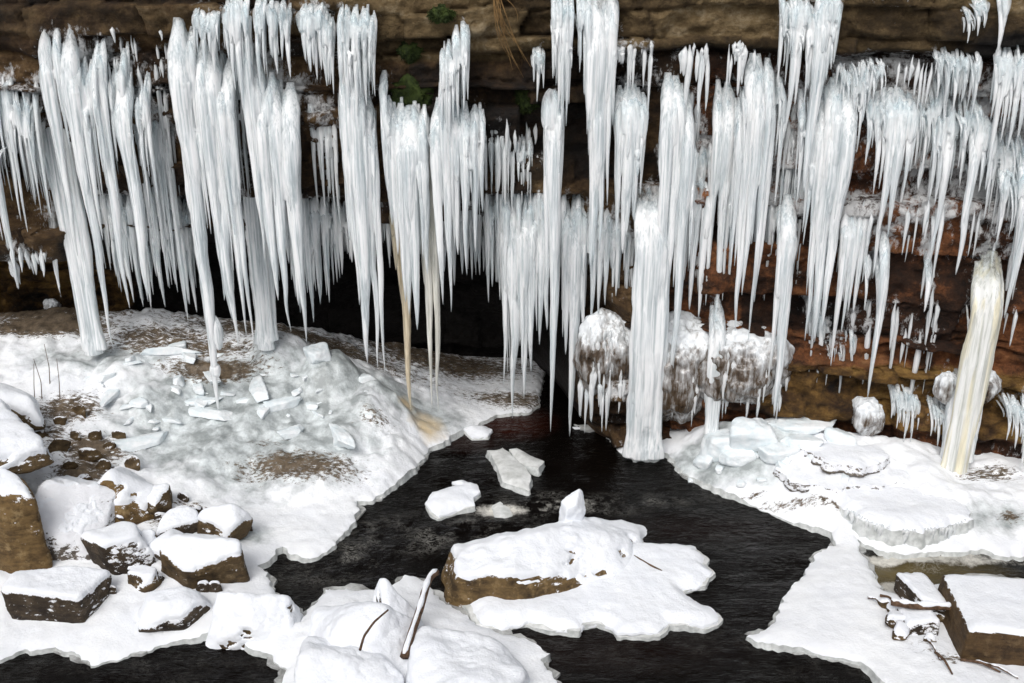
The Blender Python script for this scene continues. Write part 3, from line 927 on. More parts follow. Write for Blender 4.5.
# flat ledge rock on the right shelf
poly = px_poly([(808, 458), (840, 462), (880, 468), (930, 474), (962, 484), (975, 498), (970, 516), (945, 524), (905, 527), (872, 520), (850, 508), (836, 500), (806, 480), (790, 466)], .33)
def zledge(P, d):
    b, l, f = bumps(P, 43)
    return .335 + .03 * b + .012 * l + .006 * f - .05 * np.exp(-d / .05)
V, Fc, mi, _ = sheet(poly, .03, zledge, .27, .03, 33, amp=.09, step=.025)
o = link('ledge_rock', mesh_np('ledge_rock', V, Fc, True, None, [M['snow'], M['rim']], mi))
tag(o, 'wide flat snow covered ledge rock with an icicle fringed lip beside the rushing channel', 'rock')

for lab, pts, zt, sd in (('thin snowy slab lying layered on the back of the wide ledge rock', [(776, 466), (800, 452), (838, 449), (884, 458), (915, 472), (902, 482), (868, 487), (838, 488), (806, 482)], .40, 35),
                         ('small upper snowy slab against the ice blocks on the right shelf', [(800, 446), (838, 440), (876, 444), (890, 456), (862, 464), (826, 462)], .56, 37)):
    V, Fc, mi, _ = sheet(px_poly(pts, zt), .03, lambda P, d: zt + .03 * bumps(P, sd)[0] + .012 * bumps(P, sd)[1], .13, .02, sd, amp=.08, step=.025)
    tag(link('rock_slab', mesh_np('rock_slab', V, Fc, True, None, [M['snow'], M['rockgrey']], mi)), lab, 'rock')

# ------------------------------------------------------------------ floes
def make_floe(label, pts, ztop, thick, seed, snow=True, amp=.03, group=None, name='ice_floe', mat='floe'):
    poly = px_poly(pts, ztop)
    def zf(P, d):
        b, l, f = bumps(P, seed)
        return ztop + .012 * b + .02 * l * sstep(0, .15, d) + .005 * f
    V, Fc, mi, _ = sheet(poly, .03, zf, thick, .02, seed, amp=amp, step=.025)
    o = tag(link(name, mesh_np(name, V, Fc, True, None, [M[mat], M['rim']], mi)), label, 'ice floe', group)
    if snow:
        c = np.mean(poly, 0)
        pin = [tuple(c + (np.array(p) - c) * .97) for p in poly]
        def zs(P, d):
            b, l, f = bumps(P, seed)
            return ztop + .012 * b + .02 * l + .012 + .035 * sstep(0, .12, d) + .012 * b + .006 * f
        V, Fc, mi, _ = sheet(pin, .03, zs, .035, .006, seed + 1, amp=amp, step=.025)
        link('snow_cover', mesh_np('snow_cover', V, Fc, True, None, [M['snow'], M['snow']], mi), o)
    return o


make_floe('large snow covered ice floe carrying the long slab boulder in midstream',
          [(452, 575), (470, 562), (474, 542), (541, 527), (597, 527), (625, 541), (646, 542), (672, 542), (695, 544), (708, 555), (706, 563), (714, 571), (704, 583), (682, 588), (695, 601), (716, 608),
           (725, 615), (720, 622), (706, 628), (688, 625), (671, 624), (660, 634), (638, 635), (618, 634), (608, 627), (597, 622), (583, 624), (579, 631), (548, 628), (527, 621), (498, 626), (478, 622), (460, 600)], .07, .17, 131)
make_floe('white snowy floe with a curled notch drifting left in the dark pool', [(425, 503), (432, 492), (448, 487), (458, 486), (452, 481), (462, 479), (478, 484), (481, 493), (474, 498), (475, 505), (456, 509), (438, 517), (430, 512)], .06, .12, 137, True, .015)
make_floe('tilted grey shard of ice floating below the two lobed wedge in the pool', [(487, 449), (497, 448), (503, 446), (512, 454), (524, 466), (531, 474), (529, 488), (516, 484), (503, 479), (496, 463)], .10, .14, 141, False, .02)
make_floe('thin flat grey ice plate touching the upper side of the grey shard', [(509, 447), (517, 446), (532, 453), (545, 459), (538, 468), (524, 463)], .11, .14, 145, False, .012)
make_floe('smallest thin floe at the mouth of the dark recess beside the tan ice apron', [(463, 429), (470, 424), (486, 425), (493, 429), (488, 436), (472, 437)], .05, .10, 149, True, .012)
make_floe('round crust of slush ice in the foam upstream of the slab boulder', [(492, 505), (500, 501), (508, 505), (512, 513), (505, 518), (495, 515)], .015, .08, 152, False, .02)

# ------------------------------------------------------------------ broken ice pieces
def ice_piece(label, px, py, dims, rot, rx, seed, z=None, group=None, cat='ice block', name='ice_block', mat='chunk', k=30):
    p = hit_ground(px, py) if z is None else onZ(px, py, z)
    return place_rock(name, label, cat, (p[0], p[1] + dims[1] * .2, p[2] + dims[2] * (.55 if max(dims) > .2 else .3)), dims, rot, seed, mat, 3, 0, 5 if max(dims) > .15 else 4, None, k, .22, 6, .10, group, rx)


ice_piece('pointed snow crusted ice stub standing upright behind the midstream slab boulder', 572, 524, (.13, .10, .23), .5, .2, 201, z=.30, mat='snow')
ice_piece('ribbed long ice prism lying on the slope above the dark patch of the left mound', 340, 440, (.10, .30, .07), .55, 0, 203)
ice_piece('square chunk of broken ice on the shoulder of the left mound by the dark recess', 364, 382, (.13, .10, .07), .4, .2, 205)
ice_piece('flat frosted slab of fallen ice lying tilted above the flat topped boulder', 136, 446, (.33, .15, .05), .5, .15, 207)
ice_piece('thick white ice slab lying on top of the right shelf', 800, 428, (.36, .16, .05), -.12, 0, 209)
ice_piece('squared ice block under the slab on the right shelf', 800, 446, (.20, .12, .08), -.1, 0, 211)
for k_, (x, y, dm, lab) in enumerate([(722, 452, (.26, .20, .15), 'leftmost rough bluish ice block at the wall end of the right shelf'), (752, 444, (.28, .20, .20), 'tallest bluish ice block at the wall end of the right shelf'),
                                       (738, 462, (.22, .12, .10), 'low bluish ice block in front of the two bigger ones on the right shelf'), (776, 458, (.20, .14, .11), 'ice block between the tall bluish one and the white slab'),
                                       (704, 464, (.14, .12, .09), 'small ice block nearest the pool at the edge of the right shelf')]):
    ice_piece(lab, x, y, dm, .3 * k_ - .4, 0, 213 + 20 * k_, k=9)
ice_piece('pointed white ice lump beside the slab on the right shelf', 842, 444, (.18, .14, .12), .3, 0, 215, k=10)
ice_piece('narrow ice plate leaning on the snow by the foot of the longest hanging column', 200, 404, (.22, .05, .04), .25, 0, 217)
ice_piece('tall frosted ice lump on the crest of the left mound', 318, 358, (.16, .14, .11), .6, .5, 219)
for i in range(60):
    px = random.choice([random.gauss(300, 26), random.gauss(270, 40), random.gauss(120, 40), random.gauss(190, 50)])
    py = random.gauss(405, 22) if px > 230 else random.gauss(385, 28)
    if not (10 < px < 390): continue
    if py > 440 or py < 340: continue
    s = random.choice([.025, .03, .04, .05, .06, .09, .11]) * random.uniform(.8, 1.2)
    ice_piece('small white chunk of broken ice lying on the frozen slope of the left bank', px, py, (s * random.uniform(1, 2.8), s * random.uniform(.6, 1), s * random.uniform(.4, .7)), random.uniform(0, 3), random.uniform(-.3, .3), 230 + i,
              group='broken ice chunks on the left bank', cat='ice chunk', name='ice_chunk')
for i in range(14):
    px, py = random.uniform(690, 880), random.uniform(455, 485)
    s = random.uniform(.03, .06)
    ice_piece('small lump of ice scattered on the snow of the right shelf', px, py, (s * 1.4, s, s * .7), random.uniform(0, 3), 0, 270 + i, group='ice lumps on the right shelf', cat='ice chunk', name='ice_chunk')

# ------------------------------------------------------------------ wood
def tube(path, radii, seg=10, seed=0, wob=.12):
    path = np.array(path, float)
    V, F = [], []
    n = len(path)
    for i in range(n):
        t = path[min(i + 1, n - 1)] - path[max(i - 1, 0)]
        t /= np.linalg.norm(t)
        a = np.cross(t, [0, 0, 1.0]) if abs(t[2]) < .95 else np.cross(t, [1.0, 0, 0])
        a /= np.linalg.norm(a); b = np.cross(a, t)
        for k in range(seg):
            th_ = 2 * math.pi * k / seg
            r = radii[i] * (1 + wob * fbm(np.array([[i * .7, k * .9, seed]]), 2, seed)[0])
            V.append(path[i] + r * (math.cos(th_) * a + math.sin(th_) * b))
    for i in range(n - 1):
        for k in range(seg):
            k2 = (k + 1) % seg
            F.append((i * seg + k, i * seg + k2, (i + 1) * seg + k2, (i + 1) * seg + k))
    F.append(tuple(range(seg))[::-1]); F.append(tuple(range((n - 1) * seg, n * seg)))
    return np.array(V), F


def smooth_path(pts, n):
    pts = np.array(pts, float)
    t = np.concatenate([[0], np.cumsum(np.linalg.norm(np.diff(pts, axis=0), axis=1))])
    u = np.linspace(0, t[-1], n)
    q = np.stack([np.interp(u, t, pts[:, k]) for k in range(3)], 1)
    for _ in range(2): q[1:-1] = .5 * q[1:-1] + .25 * (q[:-2] + q[2:])
    return q


def stick(name, label, pts3, r0, r1, snow=True, seed=0, cat='branch', group=None):
    p = smooth_path(pts3, 24)
    rad = np.linspace(r0, r1, 24)
    V, F = tube(p, rad, 10, seed)
    o = tag(link(name, mesh_np(name, V, F, True, None, [M['wood']])), label, cat, group)
    if snow:
        sp = p.copy(); sp[:, 2] += rad * .75
        rs = rad * .85 * (.85 + .7 * np.array([fbm(np.array([[i * .4, seed, 1]]), 2, seed)[0] for i in range(24)]))
        rs[0] *= .5; rs[-1] *= .5
        V, F = tube(sp, rs, 10, seed + 3)
        link('snow_cap', mesh_np('snow_cap', V, F, True, None, [M['snow']]), o)
    return o


stick('branch', 'snow laden broken branch leaning up from the bottom bank towards the slab boulder', [onZ(404, 657, .28), onZ(412, 632, .36), onZ(421, 606, .42), onZ(425, 590, .47), onZ(431, 574, .50), onZ(437, 572, .49)], .040, .034, True, 3)
stick('branch', 'bare brown pole lying across the snowy plank beside the squared block', [onZ(891, 602, .30), onZ(915, 606, .32), onZ(951, 607, .34)], .035, .03, True, 5)
stick('twig', 'thin dark twig on the right part of the large floe', [onZ(634, 556, .125), onZ(648, 564, .13), onZ(662, 571, .125)], .013, .010, False, 7, 'twig')
stick('twig', 'curved dark twig in the snow below the boulder with the bare brown spot', [onZ(224, 612, .16), onZ(236, 618, .2), (*onZ(246, 625, .17)[:2], .17), onZ(257, 638, .12)], .014, .009, False, 8, 'twig')
stick('twig', 'bowed dark twig on the snow of the largest buried boulder', [onZ(360, 650, .60), onZ(364, 636, .63), onZ(374, 622, .65), onZ(388, 610, .62)], .012, .008, False, 9, 'twig')
# debris by the block
place_rock('stone_block', 'snow covered oblong block leaning under the bare pole at right', 'stone', (onZ(920, 596, .22)), (.14, .28, .10), .12, 301, 'rockdark', .35, .05, 5, None, 30, .08, 0, .03)
place_rock('stone_block', 'shorter snowy block with dark end in front of the bare pole', 'stone', (onZ(917, 622, .16)), (.15, .18, .11), .08, 303, 'rockdark', .45, .05, 5, None, 30, .08, 0, .03)
for i, (x, y, s) in enumerate([(896, 625, .11), (900, 636, .09), (893, 612, .07), (884, 606, .06), (903, 615, .06), (936, 618, .09), (930, 640, .05)]):
    p = hit_ground(x, y)
    place_rock('stone', 'small snow dusted brown stone in the debris between the snow tongue and the block', 'stone', (p[0], p[1], p[2] + s * .4), (s, s * .8, s * .7), i, 310 + i, 'rock', .5, .035, 4, group='stones in the debris by the block')
for i, (a, b) in enumerate([((868, 600), (882, 607)), ((880, 598), (896, 606)), ((925, 640), (940, 662)), ((960, 662), (1000, 674)), ((975, 664), (1018, 680)), ((935, 655), (952, 676))]):
    p, q_ = hit_ground(*a), hit_ground(*b)
    stick('twig', 'thin dark stick poking from the snow around the squared block', [p + [0, 0, .03], (p + q_) / 2 + [0, 0, .06], q_ + [0, 0, .02]], .014, .008, i % 2 == 0, 20 + i, 'twig', 'sticks around the squared block')

# ------------------------------------------------------------------ icicles
def tine(L, R, seg=12, rows=22, seed=0, p=.75, top=.5, blunt=0.0, flare=0.0, flute=.14, back=0.0, lean=0.0, tipr=.003, gr=.22):
    """one spike from z=0 down to -L. back: metres the top bends back to the rock"""
    s = np.linspace(0, 1, rows) ** .9
    s = np.concatenate([s[:2] * .3, s[1:]]) if rows > 3 else s
    rows = len(s)
    grow = top + (1 - top) * sstep(0, gr, s)
    prof = blunt + (1 - blunt) * (1 - s) ** p
    rad = R * grow * prof + tipr + flare * R * sstep(.9, 1, s)
    z = -L * s
    ph = np.linspace(0, 2 * np.pi, seg, endpoint=False)
    SS, PP = np.meshgrid(s, ph, indexing='ij')
    ZZ = -L * SS
    q = xyz(np.cos(PP) * 1.4 + seed, np.sin(PP) * 1.4, ZZ * 1.1)
    q2 = xyz(np.cos(PP) * 2.8 + seed, np.sin(PP) * 2.8, ZZ * 7)
    rr = rad[:, None] * (1 + (flute * 1.6 * fbm(q, 2, seed) + flute * .5 * vnoise(q2, seed + 1)).reshape(SS.shape))
    cx = (R * .35 + .008) * fbm(xyz(s * L * 1.2, seed, 1), 2, seed) * sstep(0, .2, s) + lean * s
    cy = (R * .35 + .008) * fbm(xyz(s * L * 1.2, seed, 5), 2, seed) * sstep(0, .2, s) + back * (1 - np.clip(s / min(.8, .8 / max(L, .1)), 0, 1)) ** 2
    V = np.stack([cx[:, None] + rr * np.cos(PP), cy[:, None] + rr * np.sin(PP) * .9, ZZ], 2).reshape(-1, 3)
    F = []
    for i in range(rows - 1):
        for k in range(seg):
            k2 = (k + 1) % seg
            F.append((i * seg + k2, i * seg + k, (i + 1) * seg + k, (i + 1) * seg + k2))
    F.append(tuple(range(seg))); F.append(tuple(range((rows - 1) * seg, rows * seg))[::-1])
    thin = np.repeat(np.maximum(np.clip(1 - rad / .035, 0, 1) * .8, 1 - sstep(.0, .14, s)), seg)
    return V, F, thin


DG = bpy.context.evaluated_depsgraph_get


def fuse(V, F, voxel):
    me = mesh_np('tmp', V, F)
    o = bpy.data.objects.new('tmp', me)
    COL.objects.link(o)
    m = o.modifiers.new('r', 'REMESH'); m.mode = 'VOXEL'; m.voxel_size = voxel
    dg = DG(); dg.update()
    e = bpy.data.meshes.new_from_object(o.evaluated_get(dg))
    n = len(e.vertices)
    W = np.empty(n * 3, np.float32); e.vertices.foreach_get('co', W)
    W = W.reshape(-1, 3).astype(float)
    lp = np.empty(len(e.loops), np.int32); e.loops.foreach_get('vertex_index', lp)
    Q = lp.reshape(-1, 4) if len(lp) == 4 * len(e.polygons) else [list(p.vertices) for p in e.polygons]
    bpy.data.objects.remove(o); bpy.data.meshes.remove(me); bpy.data.meshes.remove(e)
    return W, Q


SEED = [1000]
TOPS = []


def curtain(label, off, tines, fill=4.5, mat='ice', short=(.35, .85), blobs=(), part=True, name='icicle_curtain', cat='icicles', fillw=(4, 9), voxel=.013, group=None, blunt=0.0, flare=0.0, p=.75, back=True):
    """tines: (px at tip, py of top, py of tip, width in px)"""
    spec = []
    for t in tines:
        px, y0, y1, w = t[:4]
        X = 0.0
        for _ in range(4):
            Y = float(lipY(X)) + off
            zt = onY(512, y1, Y)[2]
            X = (px - 512) / 1000 * depth(Y, zt)
        z0 = onY(512, y0, Y)[2]
        spec.append((X, Y, z0, zt, w * .5 / 1000 * depth(Y, (z0 + zt) / 2), t[4] if len(t) > 4 else 0))
    xs = [s[0] for s in spec]
    ox, oz = float(np.mean(xs)), max(s[2] for s in spec)
    oy = float(lipY(ox)) + off
    rr = random.Random(SEED[0])
    mb = MB()
    kids = []
    if group is None and name == 'icicle_curtain' and len(tines) < 4: name = 'icicle_cluster'
    def anchor(X, Y, z0): return float(np.clip(cliffY(X, z0) + .03 - Y, 0, .26)) if back else 0.0
    def put(X, Y, z0, zt, R, lean, seg, rows, pp, tp, bl, fl, gr):
        SEED[0] += 1
        at = [X - ox, Y - oy, z0 - oz]
        bk = anchor(X, Y, z0)
        TOPS.append((X, z0, R * 1.6 + .04))
        V, F, th = tine(z0 - zt, R, seg, rows, SEED[0], pp, tp, bl, fl, .16, bk, lean, gr=gr)
        if part and len(spec) > 1:
            kids.append((V + at, F, th))
            Lb = (z0 - zt) * .5      # the upper half is fused into the body of the curtain
            V, F, th = tine(Lb * .82, R * 1.05, max(8, seg - 3), 12, SEED[0] + 5000, .6, .3, .1, 0, .2, bk * .3, lean * .5, gr=.25)
            at = [at[0], at[1], at[2] - Lb * .18]
        mb.add(V + at, F)
    col = blunt > 0
    for i, (X, Y, z0, zt, R, lean) in enumerate(spec):
        put(X, Y, z0, zt, R * (1 if col else .68), lean, 14, 30, p if col else rr.uniform(.58, .9), (.6 if col else .34), blunt, flare, .10 if col else rr.uniform(.05, .14))
    so = sorted(spec)
    if fill and len(so) > 1:
        step = fill * .42 / 1000 * depth(oy, oz - .5)
        x = so[0][0] - step * .8
        xa = np.array([s[0] for s in so])
        while x < so[-1][0] + step * .8:
            xx = x + rr.uniform(-.5, .5) * step
            z0 = float(np.interp(xx, xa, [s[2] for s in so]))
            zt = float(np.interp(xx, xa, [s[3] for s in so]))
            L0 = z0 - zt
            z0 += rr.uniform(-.20, .07) * min(1, L0 / 1.2)
            if rr.random() < .3: z0 -= rr.uniform(.05, .30) * L0
            a_, b_ = short
            f_ = a_ + (b_ - a_) * rr.random() ** .8
            zt = min(zt + (1 - f_) * L0, z0 - .12)
            R = rr.uniform(fillw[0] * .5, fillw[1] * .72) * .5 / 1000 * depth(oy, oz) * min(1.0, .55 + .45 * (z0 - zt))
            Y = float(lipY(xx)) + off + rr.uniform(-.07, .12)
            put(xx, Y, z0, zt, R, 0, 8, 16, rr.uniform(.6, 1.05), .45, blunt, 0, rr.uniform(.05, .2))
            x += step * rr.uniform(.6, 1.3)
    for (px, py, rpx, sq) in blobs:
        c = onY(px, py, oy)
        U, Fi = ico(4)
        r = rpx / 1000 * depth(oy, c[2])
        V = U * [r, r * .8, r * sq] * (1 + .18 * fbm(U * 1.8 + SEED[0], 3, SEED[0]))[:, None]
        mb.add(V + [c[0] - ox, 0.05, c[2] - oz], [tuple(f) for f in Fi])
    V, F = mb.arr()
    V, F = fuse(V, F, voxel)
    nn = fbm(V * [9, 9, 1.0] + SEED[0], 3, 5)
    # fluting along the flow
    ctr = V * [1, 1, 0]
    q = V * [22, 22, 1.4] + SEED[0]
    Fa = F if isinstance(F, np.ndarray) else None
    if Fa is not None:
        fn = np.cross(V[Fa[:, 2]] - V[Fa[:, 0]], V[Fa[:, 3]] - V[Fa[:, 1]])
        vn = np.zeros_like(V)
        for k in range(4): np.add.at(vn, Fa[:, k], fn)
        vn /= np.maximum(np.linalg.norm(vn, axis=1, keepdims=True), 1e-12)
        V = V + vn * (.006 * fbm(q, 2, 6) + .004 * nn)[:, None]
    bx_ = ((V[:, 0] - V[:, 0].min()) / .03).astype(int)
    zt_ = np.full(bx_.max() + 1, -9.0)
    np.maximum.at(zt_, bx_, V[:, 2])
    cl_ = (1 - sstep(.03, .38, zt_[bx_] - V[:, 2])) * .8 if kids else (1 - sstep(.02, .45, -V[:, 2])) * .9
    me = mesh_np('fused_ice', V, F, True, dict(clear=cl_), [M[mat]])
    if not kids: return tag(link(name, me, None, (ox, oy, oz)), label, cat, group)
    o = tag(link(name, None, None, (ox, oy, oz)), label, cat, group)
    link('fused_ice', me, o)
    for V, F, th in kids:
        link('icicle', mesh_np('icicle', V, F, True, dict(clear=th * .6), [M[mat]]), o)
    return o


# --- front row
curtain('icicle bunch at the far left edge under the brown rock with one thick spike', .15,
        [(18, 95, 283, 16), (9, 110, 250, 10), (28, 75, 232, 8), (42, 85, 215, 7), (35, 100, 200, 7), (52, 80, 218, 7), (2, 105, 240, 9), (-12, 100, 260, 14)])
curtain('single small frosted icicle on the brown rock right of the far left bunch', .5, [(61, 212, 300, 15)], part=False, name='icicle', cat='icicle')
curtain('long slim leaning looking icicle pair, first big one right of the far left bunch', .02, [(77, 30, 256, 21), (70, 28, 150, 12), (82, 40, 190, 12)], fill=5)
curtain('tall thick icicle whose needle tip hangs beside the broad column foot at left', -.02, [(112, 30, 349, 27), (103, 60, 240, 14), (118, 40, 200, 12)], fill=5)
curtain('broad pale column at left that reaches down to the frozen ground', .55, [(95, 90, 354, 17), (88, 100, 350, 13), (101, 100, 349, 11)], fill=3, blunt=.75, flare=.35, fillw=(4,8), short=(.6,1), part=False, name='ice_column', cat='ice column')
curtain('tapering icicle just right of the one with the needle tip at left', .02, [(129, 45, 308, 23), (121, 60, 230, 12), (136, 50, 200, 10)], fill=5)
curtain('fat smooth icicle, rightmost of the four big ones beside the widest left curtain', .0, [(148, 68, 295, 28), (140, 80, 240, 14), (157, 75, 200, 10)], fill=5)
curtain('row of thin greyish icicles in the gap left of the widest left curtain', .42,
        [(160, 75, 272, 9), (168, 100, 287, 9), (178, 108, 292, 9), (152, 80, 240, 7), (172, 60, 200, 6), (188, 120, 322, 11), (180, 90, 230, 6)], short=(.4, .9))
curtain('massive white curtain at left ending in the longest hanging column that touches the snow mound', -.08,
        [(219, 18, 414, 30), (211, 22, 335, 34), (225, 40, 300, 24), (237, 45, 346, 28), (247, 70, 336, 22), (252, 60, 344, 18), (205, 20, 270, 20), (231, 60, 320, 26)],
        blobs=((215, 335, 7, 2.6), (214, 372, 6, 1.4)), fillw=(7, 15))
curtain('short tufts of icicles at the top rock just above the massive left curtain', -.12, [(198, 6, 55, 7), (206, 8, 72, 10), (216, 10, 74, 12), (228, 0, 60, 8), (236, -6, 90, 10), (243, -8, 110, 14), (250, -6, 80, 10)], short=(.4, .95))
curtain('dense white curtain with two long points right of the massive left one', -.05,
        [(290, 80, 332, 26), (306, 85, 342, 30), (277, 75, 300, 26), (264, 20, 262, 22), (299, 100, 305, 20), (270, 60, 250, 22)], fillw=(7, 14))
curtain('smooth grey column behind the dense left curtain, standing on the mound crest', .75, [(269, 150, 348, 17), (262, 160, 343, 12), (274, 160, 340, 9)], fill=3, blunt=.7, flare=.4, fillw=(4,8), short=(.5,1), part=False, name='ice_column', cat='ice column')
curtain('small forked icicle tuft at the top edge above the dense white curtain', -.10, [(262, -4, 92, 12), (277, 2, 74, 14), (290, 8, 78, 11), (283, 0, 60, 10)], short=(.4, .9))
curtain('short broad brush of icicles at the top, left of the brush over the long body', -.08,
        [(304, 5, 60, 14), (311, 4, 72, 14), (317, 5, 80, 14), (326, 8, 86, 14), (333, 18, 94, 10), (322, 4, 70, 14)], short=(.5, .98), fill=3.2, fillw=(6, 11))
curtain('short white icicle brush at the top edge, directly above the long pointed body', -.14,
        [(343, 8, 95, 13), (350, 8, 108, 14), (358, 8, 116, 14), (367, 9, 106, 14), (375, 14, 96, 9)], short=(.5, .98), fill=3.2, fillw=(6, 11))
curtain('long pointed white body hanging under the upper brush, its tip above the dark recess', -.04,
        [(369, 40, 364, 32), (378, 95, 367, 22), (384, 115, 372, 14), (358, 60, 305, 24), (351, 70, 240, 14), (364, 50, 300, 28)], fillw=(7, 13))
curtain('faint grey icicle group between the dense left curtain and the long pointed body', .4, [(318, 100, 208, 9), (326, 100, 218, 10), (335, 105, 212, 9), (341, 120, 232, 7), (322, 110, 180, 10)], short=(.5, .95))
curtain('wide white curtain right under the green moss', -.02,
        [(387, 78, 190, 12), (397, 105, 255, 18), (406, 106, 302, 22), (417, 108, 330, 28), (427, 112, 275, 20), (411, 110, 315, 22), (391, 98, 225, 14)], fillw=(7, 14))
curtain('cream coloured icicle with a very long tip above the tan ice apron', .3, [(411, 190, 410, 19), (402, 200, 305, 16), (395, 205, 270, 10)], mat='cream', fill=5)
curtain('pale ivory pair of long thin icicles right of the cream one', .18, [(431, 160, 408, 17), (438, 130, 411, 19), (434, 150, 330, 16)], mat='ivory', fill=4)
curtain('pointed white curtain with a raised spike, right of the mossy rock', -.06,
        [(450, 60, 312, 20), (443, 100, 305, 24), (467, 104, 275, 17), (476, 108, 252, 16), (483, 112, 212, 9), (458, 104, 255, 18), (446, 55, 160, 14)], fillw=(6, 13))
curtain('upper tier spike brush of the pointed curtain, right of the mossy rock', -.14, [(443, 50, 130, 9), (450, 42, 145, 10), (457, 26, 118, 11), (464, 22, 110, 11), (468, 26, 100, 8)], short=(.5, .98), fill=3.2)
curtain('loose thin icicles left of the round shouldered column in the middle', .4, [(492, 125, 195, 5), (498, 118, 218, 8), (506, 120, 205, 7), (513, 132, 212, 6), (522, 138, 205, 5), (530, 140, 200, 5)], short=(.4, .9))
curtain('small isolated icicle clump on the tan rock near the dry grass', .1, [(534, 48, 82, 5), (538, 47, 102, 9), (543, 50, 88, 6)], fill=3)
curtain('lacy veil of icicles from the top edge above the round shouldered column', -.14, [(553, -6, 78, 8), (558, -6, 112, 12), (565, -6, 126, 12), (570, -6, 104, 9), (562, -6, 140, 11)], short=(.5, .95), fill=3.2)
curtain('round shouldered white column in the middle with a needle tip near the water', -.12, [(551, 94, 432, 23), (557, 96, 250, 16), (546, 100, 280, 14)], fill=5, blobs=((551, 112, 10, 2.2),))
curtain('long dense white curtain falling from the top edge, just right of the middle', -.08,
        [(584, -8, 95, 15), (590, -8, 267, 30), (599, -8, 250, 20), (607, -8, 205, 17), (579, -8, 72, 9), (612, 30, 125, 9), (594, 60, 262, 30)], fillw=(7, 13))
curtain('rounded bundle of icicles right of the long dense one, ending half way down', .0, [(616, 88, 242, 18), (623, 85, 254, 26), (634, 90, 220, 20), (641, 95, 195, 12), (628, 86, 235, 26)], fillw=(6, 12))
curtain('pair of fused white icicles with a long tip over the glazed boulder', -.02,
        [(657, 75, 332, 26), (672, 92, 398, 20), (667, 78, 285, 26), (680, 105, 272, 13), (688, 140, 262, 12)], fillw=(6, 12))
curtain('widest column, standing in the stream at the right side of the pool', -.02, [(629, 192, 455, 13), (637, 198, 457, 18), (645, 190, 458, 20), (654, 200, 456, 15)], fill=2.4, blunt=.8, flare=.4, part=False, name='ice_column', cat='ice column',
        fillw=(5, 9), short=(.6, 1.0))
curtain('grey white sheet of icicles hanging over the glazed boulders at mid right', .25, [(690, 170, 310, 14), (700, 180, 318, 16), (706, 82, 305, 20), (714, 84, 322, 22), (722, 98, 300, 14), (684, 150, 280, 10), (728, 150, 290, 10)], fillw=(6, 12))
curtain('clear knobbly ice column running down the front of the glazed boulder', .02, [(707, 312, 434, 9), (711, 305, 437, 11), (714, 315, 430, 8)], fill=2.5, blunt=.75, flare=.3, fillw=(3, 6), short=(.4, 1), part=False, name='ice_column', cat='ice column')
curtain('long white icicles side by side right of the glazed boulder sheet', -.02, [(735, 55, 332, 24), (748, 60, 340, 19), (742, 58, 295, 22), (755, 82, 302, 14), (730, 100, 270, 10)], fillw=(6, 12))
curtain('single thick icicle whose tip ends over the ice slabs of the right shelf', -.02, [(772, 200, 416, 24), (769, 210, 380, 14), (776, 205, 340, 10)], fill=0)
curtain('thin short pair above the single thick icicle at right', .05, [(762, 80, 192, 10), (775, 80, 205, 10), (768, 78, 170, 8)], fill=4)
curtain('large icicle cluster hanging from the top edge at right of centre', -.14, [(779, -8, 82, 9), (787, -8, 132, 15), (794, -8, 105, 12), (804, -8, 192, 23), (811, -8, 125, 16), (818, -8, 84, 13), (826, -8, 80, 12), (834, -8, 64, 10)], fillw=(6, 12), short=(.4, .95))
curtain('biggest white curtain on the right, three blunt points below the top cluster', -.02, [(812, 84, 342, 32), (803, 92, 340, 20), (822, 78, 330, 28), (830, 92, 275, 17), (796, 92, 205, 11), (816, 80, 300, 30)], fillw=(7, 13))
curtain('bushy white icicle bunch on rusty rock, right of the biggest right curtain', .05, [(866, 92, 165, 9), (872, 94, 195, 14), (879, 90, 234, 19), (886, 90, 237, 19), (894, 92, 205, 16), (904, 96, 192, 14), (911, 102, 172, 8)], fillw=(6, 11))
curtain('fine sparse icicles at the slab edge above the bushy bunch', .0, [(842, 64, 112, 5), (849, 66, 142, 6), (856, 64, 152, 8), (863, 62, 122, 8), (873, 60, 102, 6), (880, 60, 96, 6)], fill=4, short=(.3, .9))
curtain('ragged curtain of thin points on frosty rock, second from the right edge', .08,
        [(929, 112, 200, 8), (935, 110, 205, 11), (930, 118, 265, 11), (946, 102, 185, 11), (957, 105, 275, 16), (968, 102, 205, 15), (978, 112, 192, 12), (985, 122, 200, 8)], fillw=(5, 10), short=(.3, .95))
curtain('thin upper icicles under the cap rock above the ragged curtain', -.02, [(937, 50, 100, 6), (944, 48, 105, 8), (953, 52, 112, 8), (963, 52, 98, 6), (972, 50, 118, 6)], fill=4, short=(.3, .9))
curtain('dense row of icicles at the upper right edge under the cap rock', -.04, [(986, 48, 190, 9), (992, 50, 120, 10), (1000, 48, 142, 11), (1008, 50, 152, 12), (1018, 50, 138, 12), (1026, 50, 152, 14), (996, 50, 130, 10), (1036, 50, 150, 14)], short=(.4, .95))
curtain('sharp icicle trio hanging from the top right cap rock', -.12, [(967, 6, 43, 6), (978, -2, 36, 10), (984, -2, 28, 8)], fill=4)
curtain('lone stout icicle at the top edge near the right corner', -.14, [(999, -12, 52, 15), (1003, -12, 30, 10)], fill=0)
curtain('long pointed bunch at the right edge left of the frame border', .02, [(1006, 165, 318, 18), (1016, 160, 255, 17), (998, 170, 245, 11), (1025, 158, 235, 16), (1010, 175, 290, 14)])
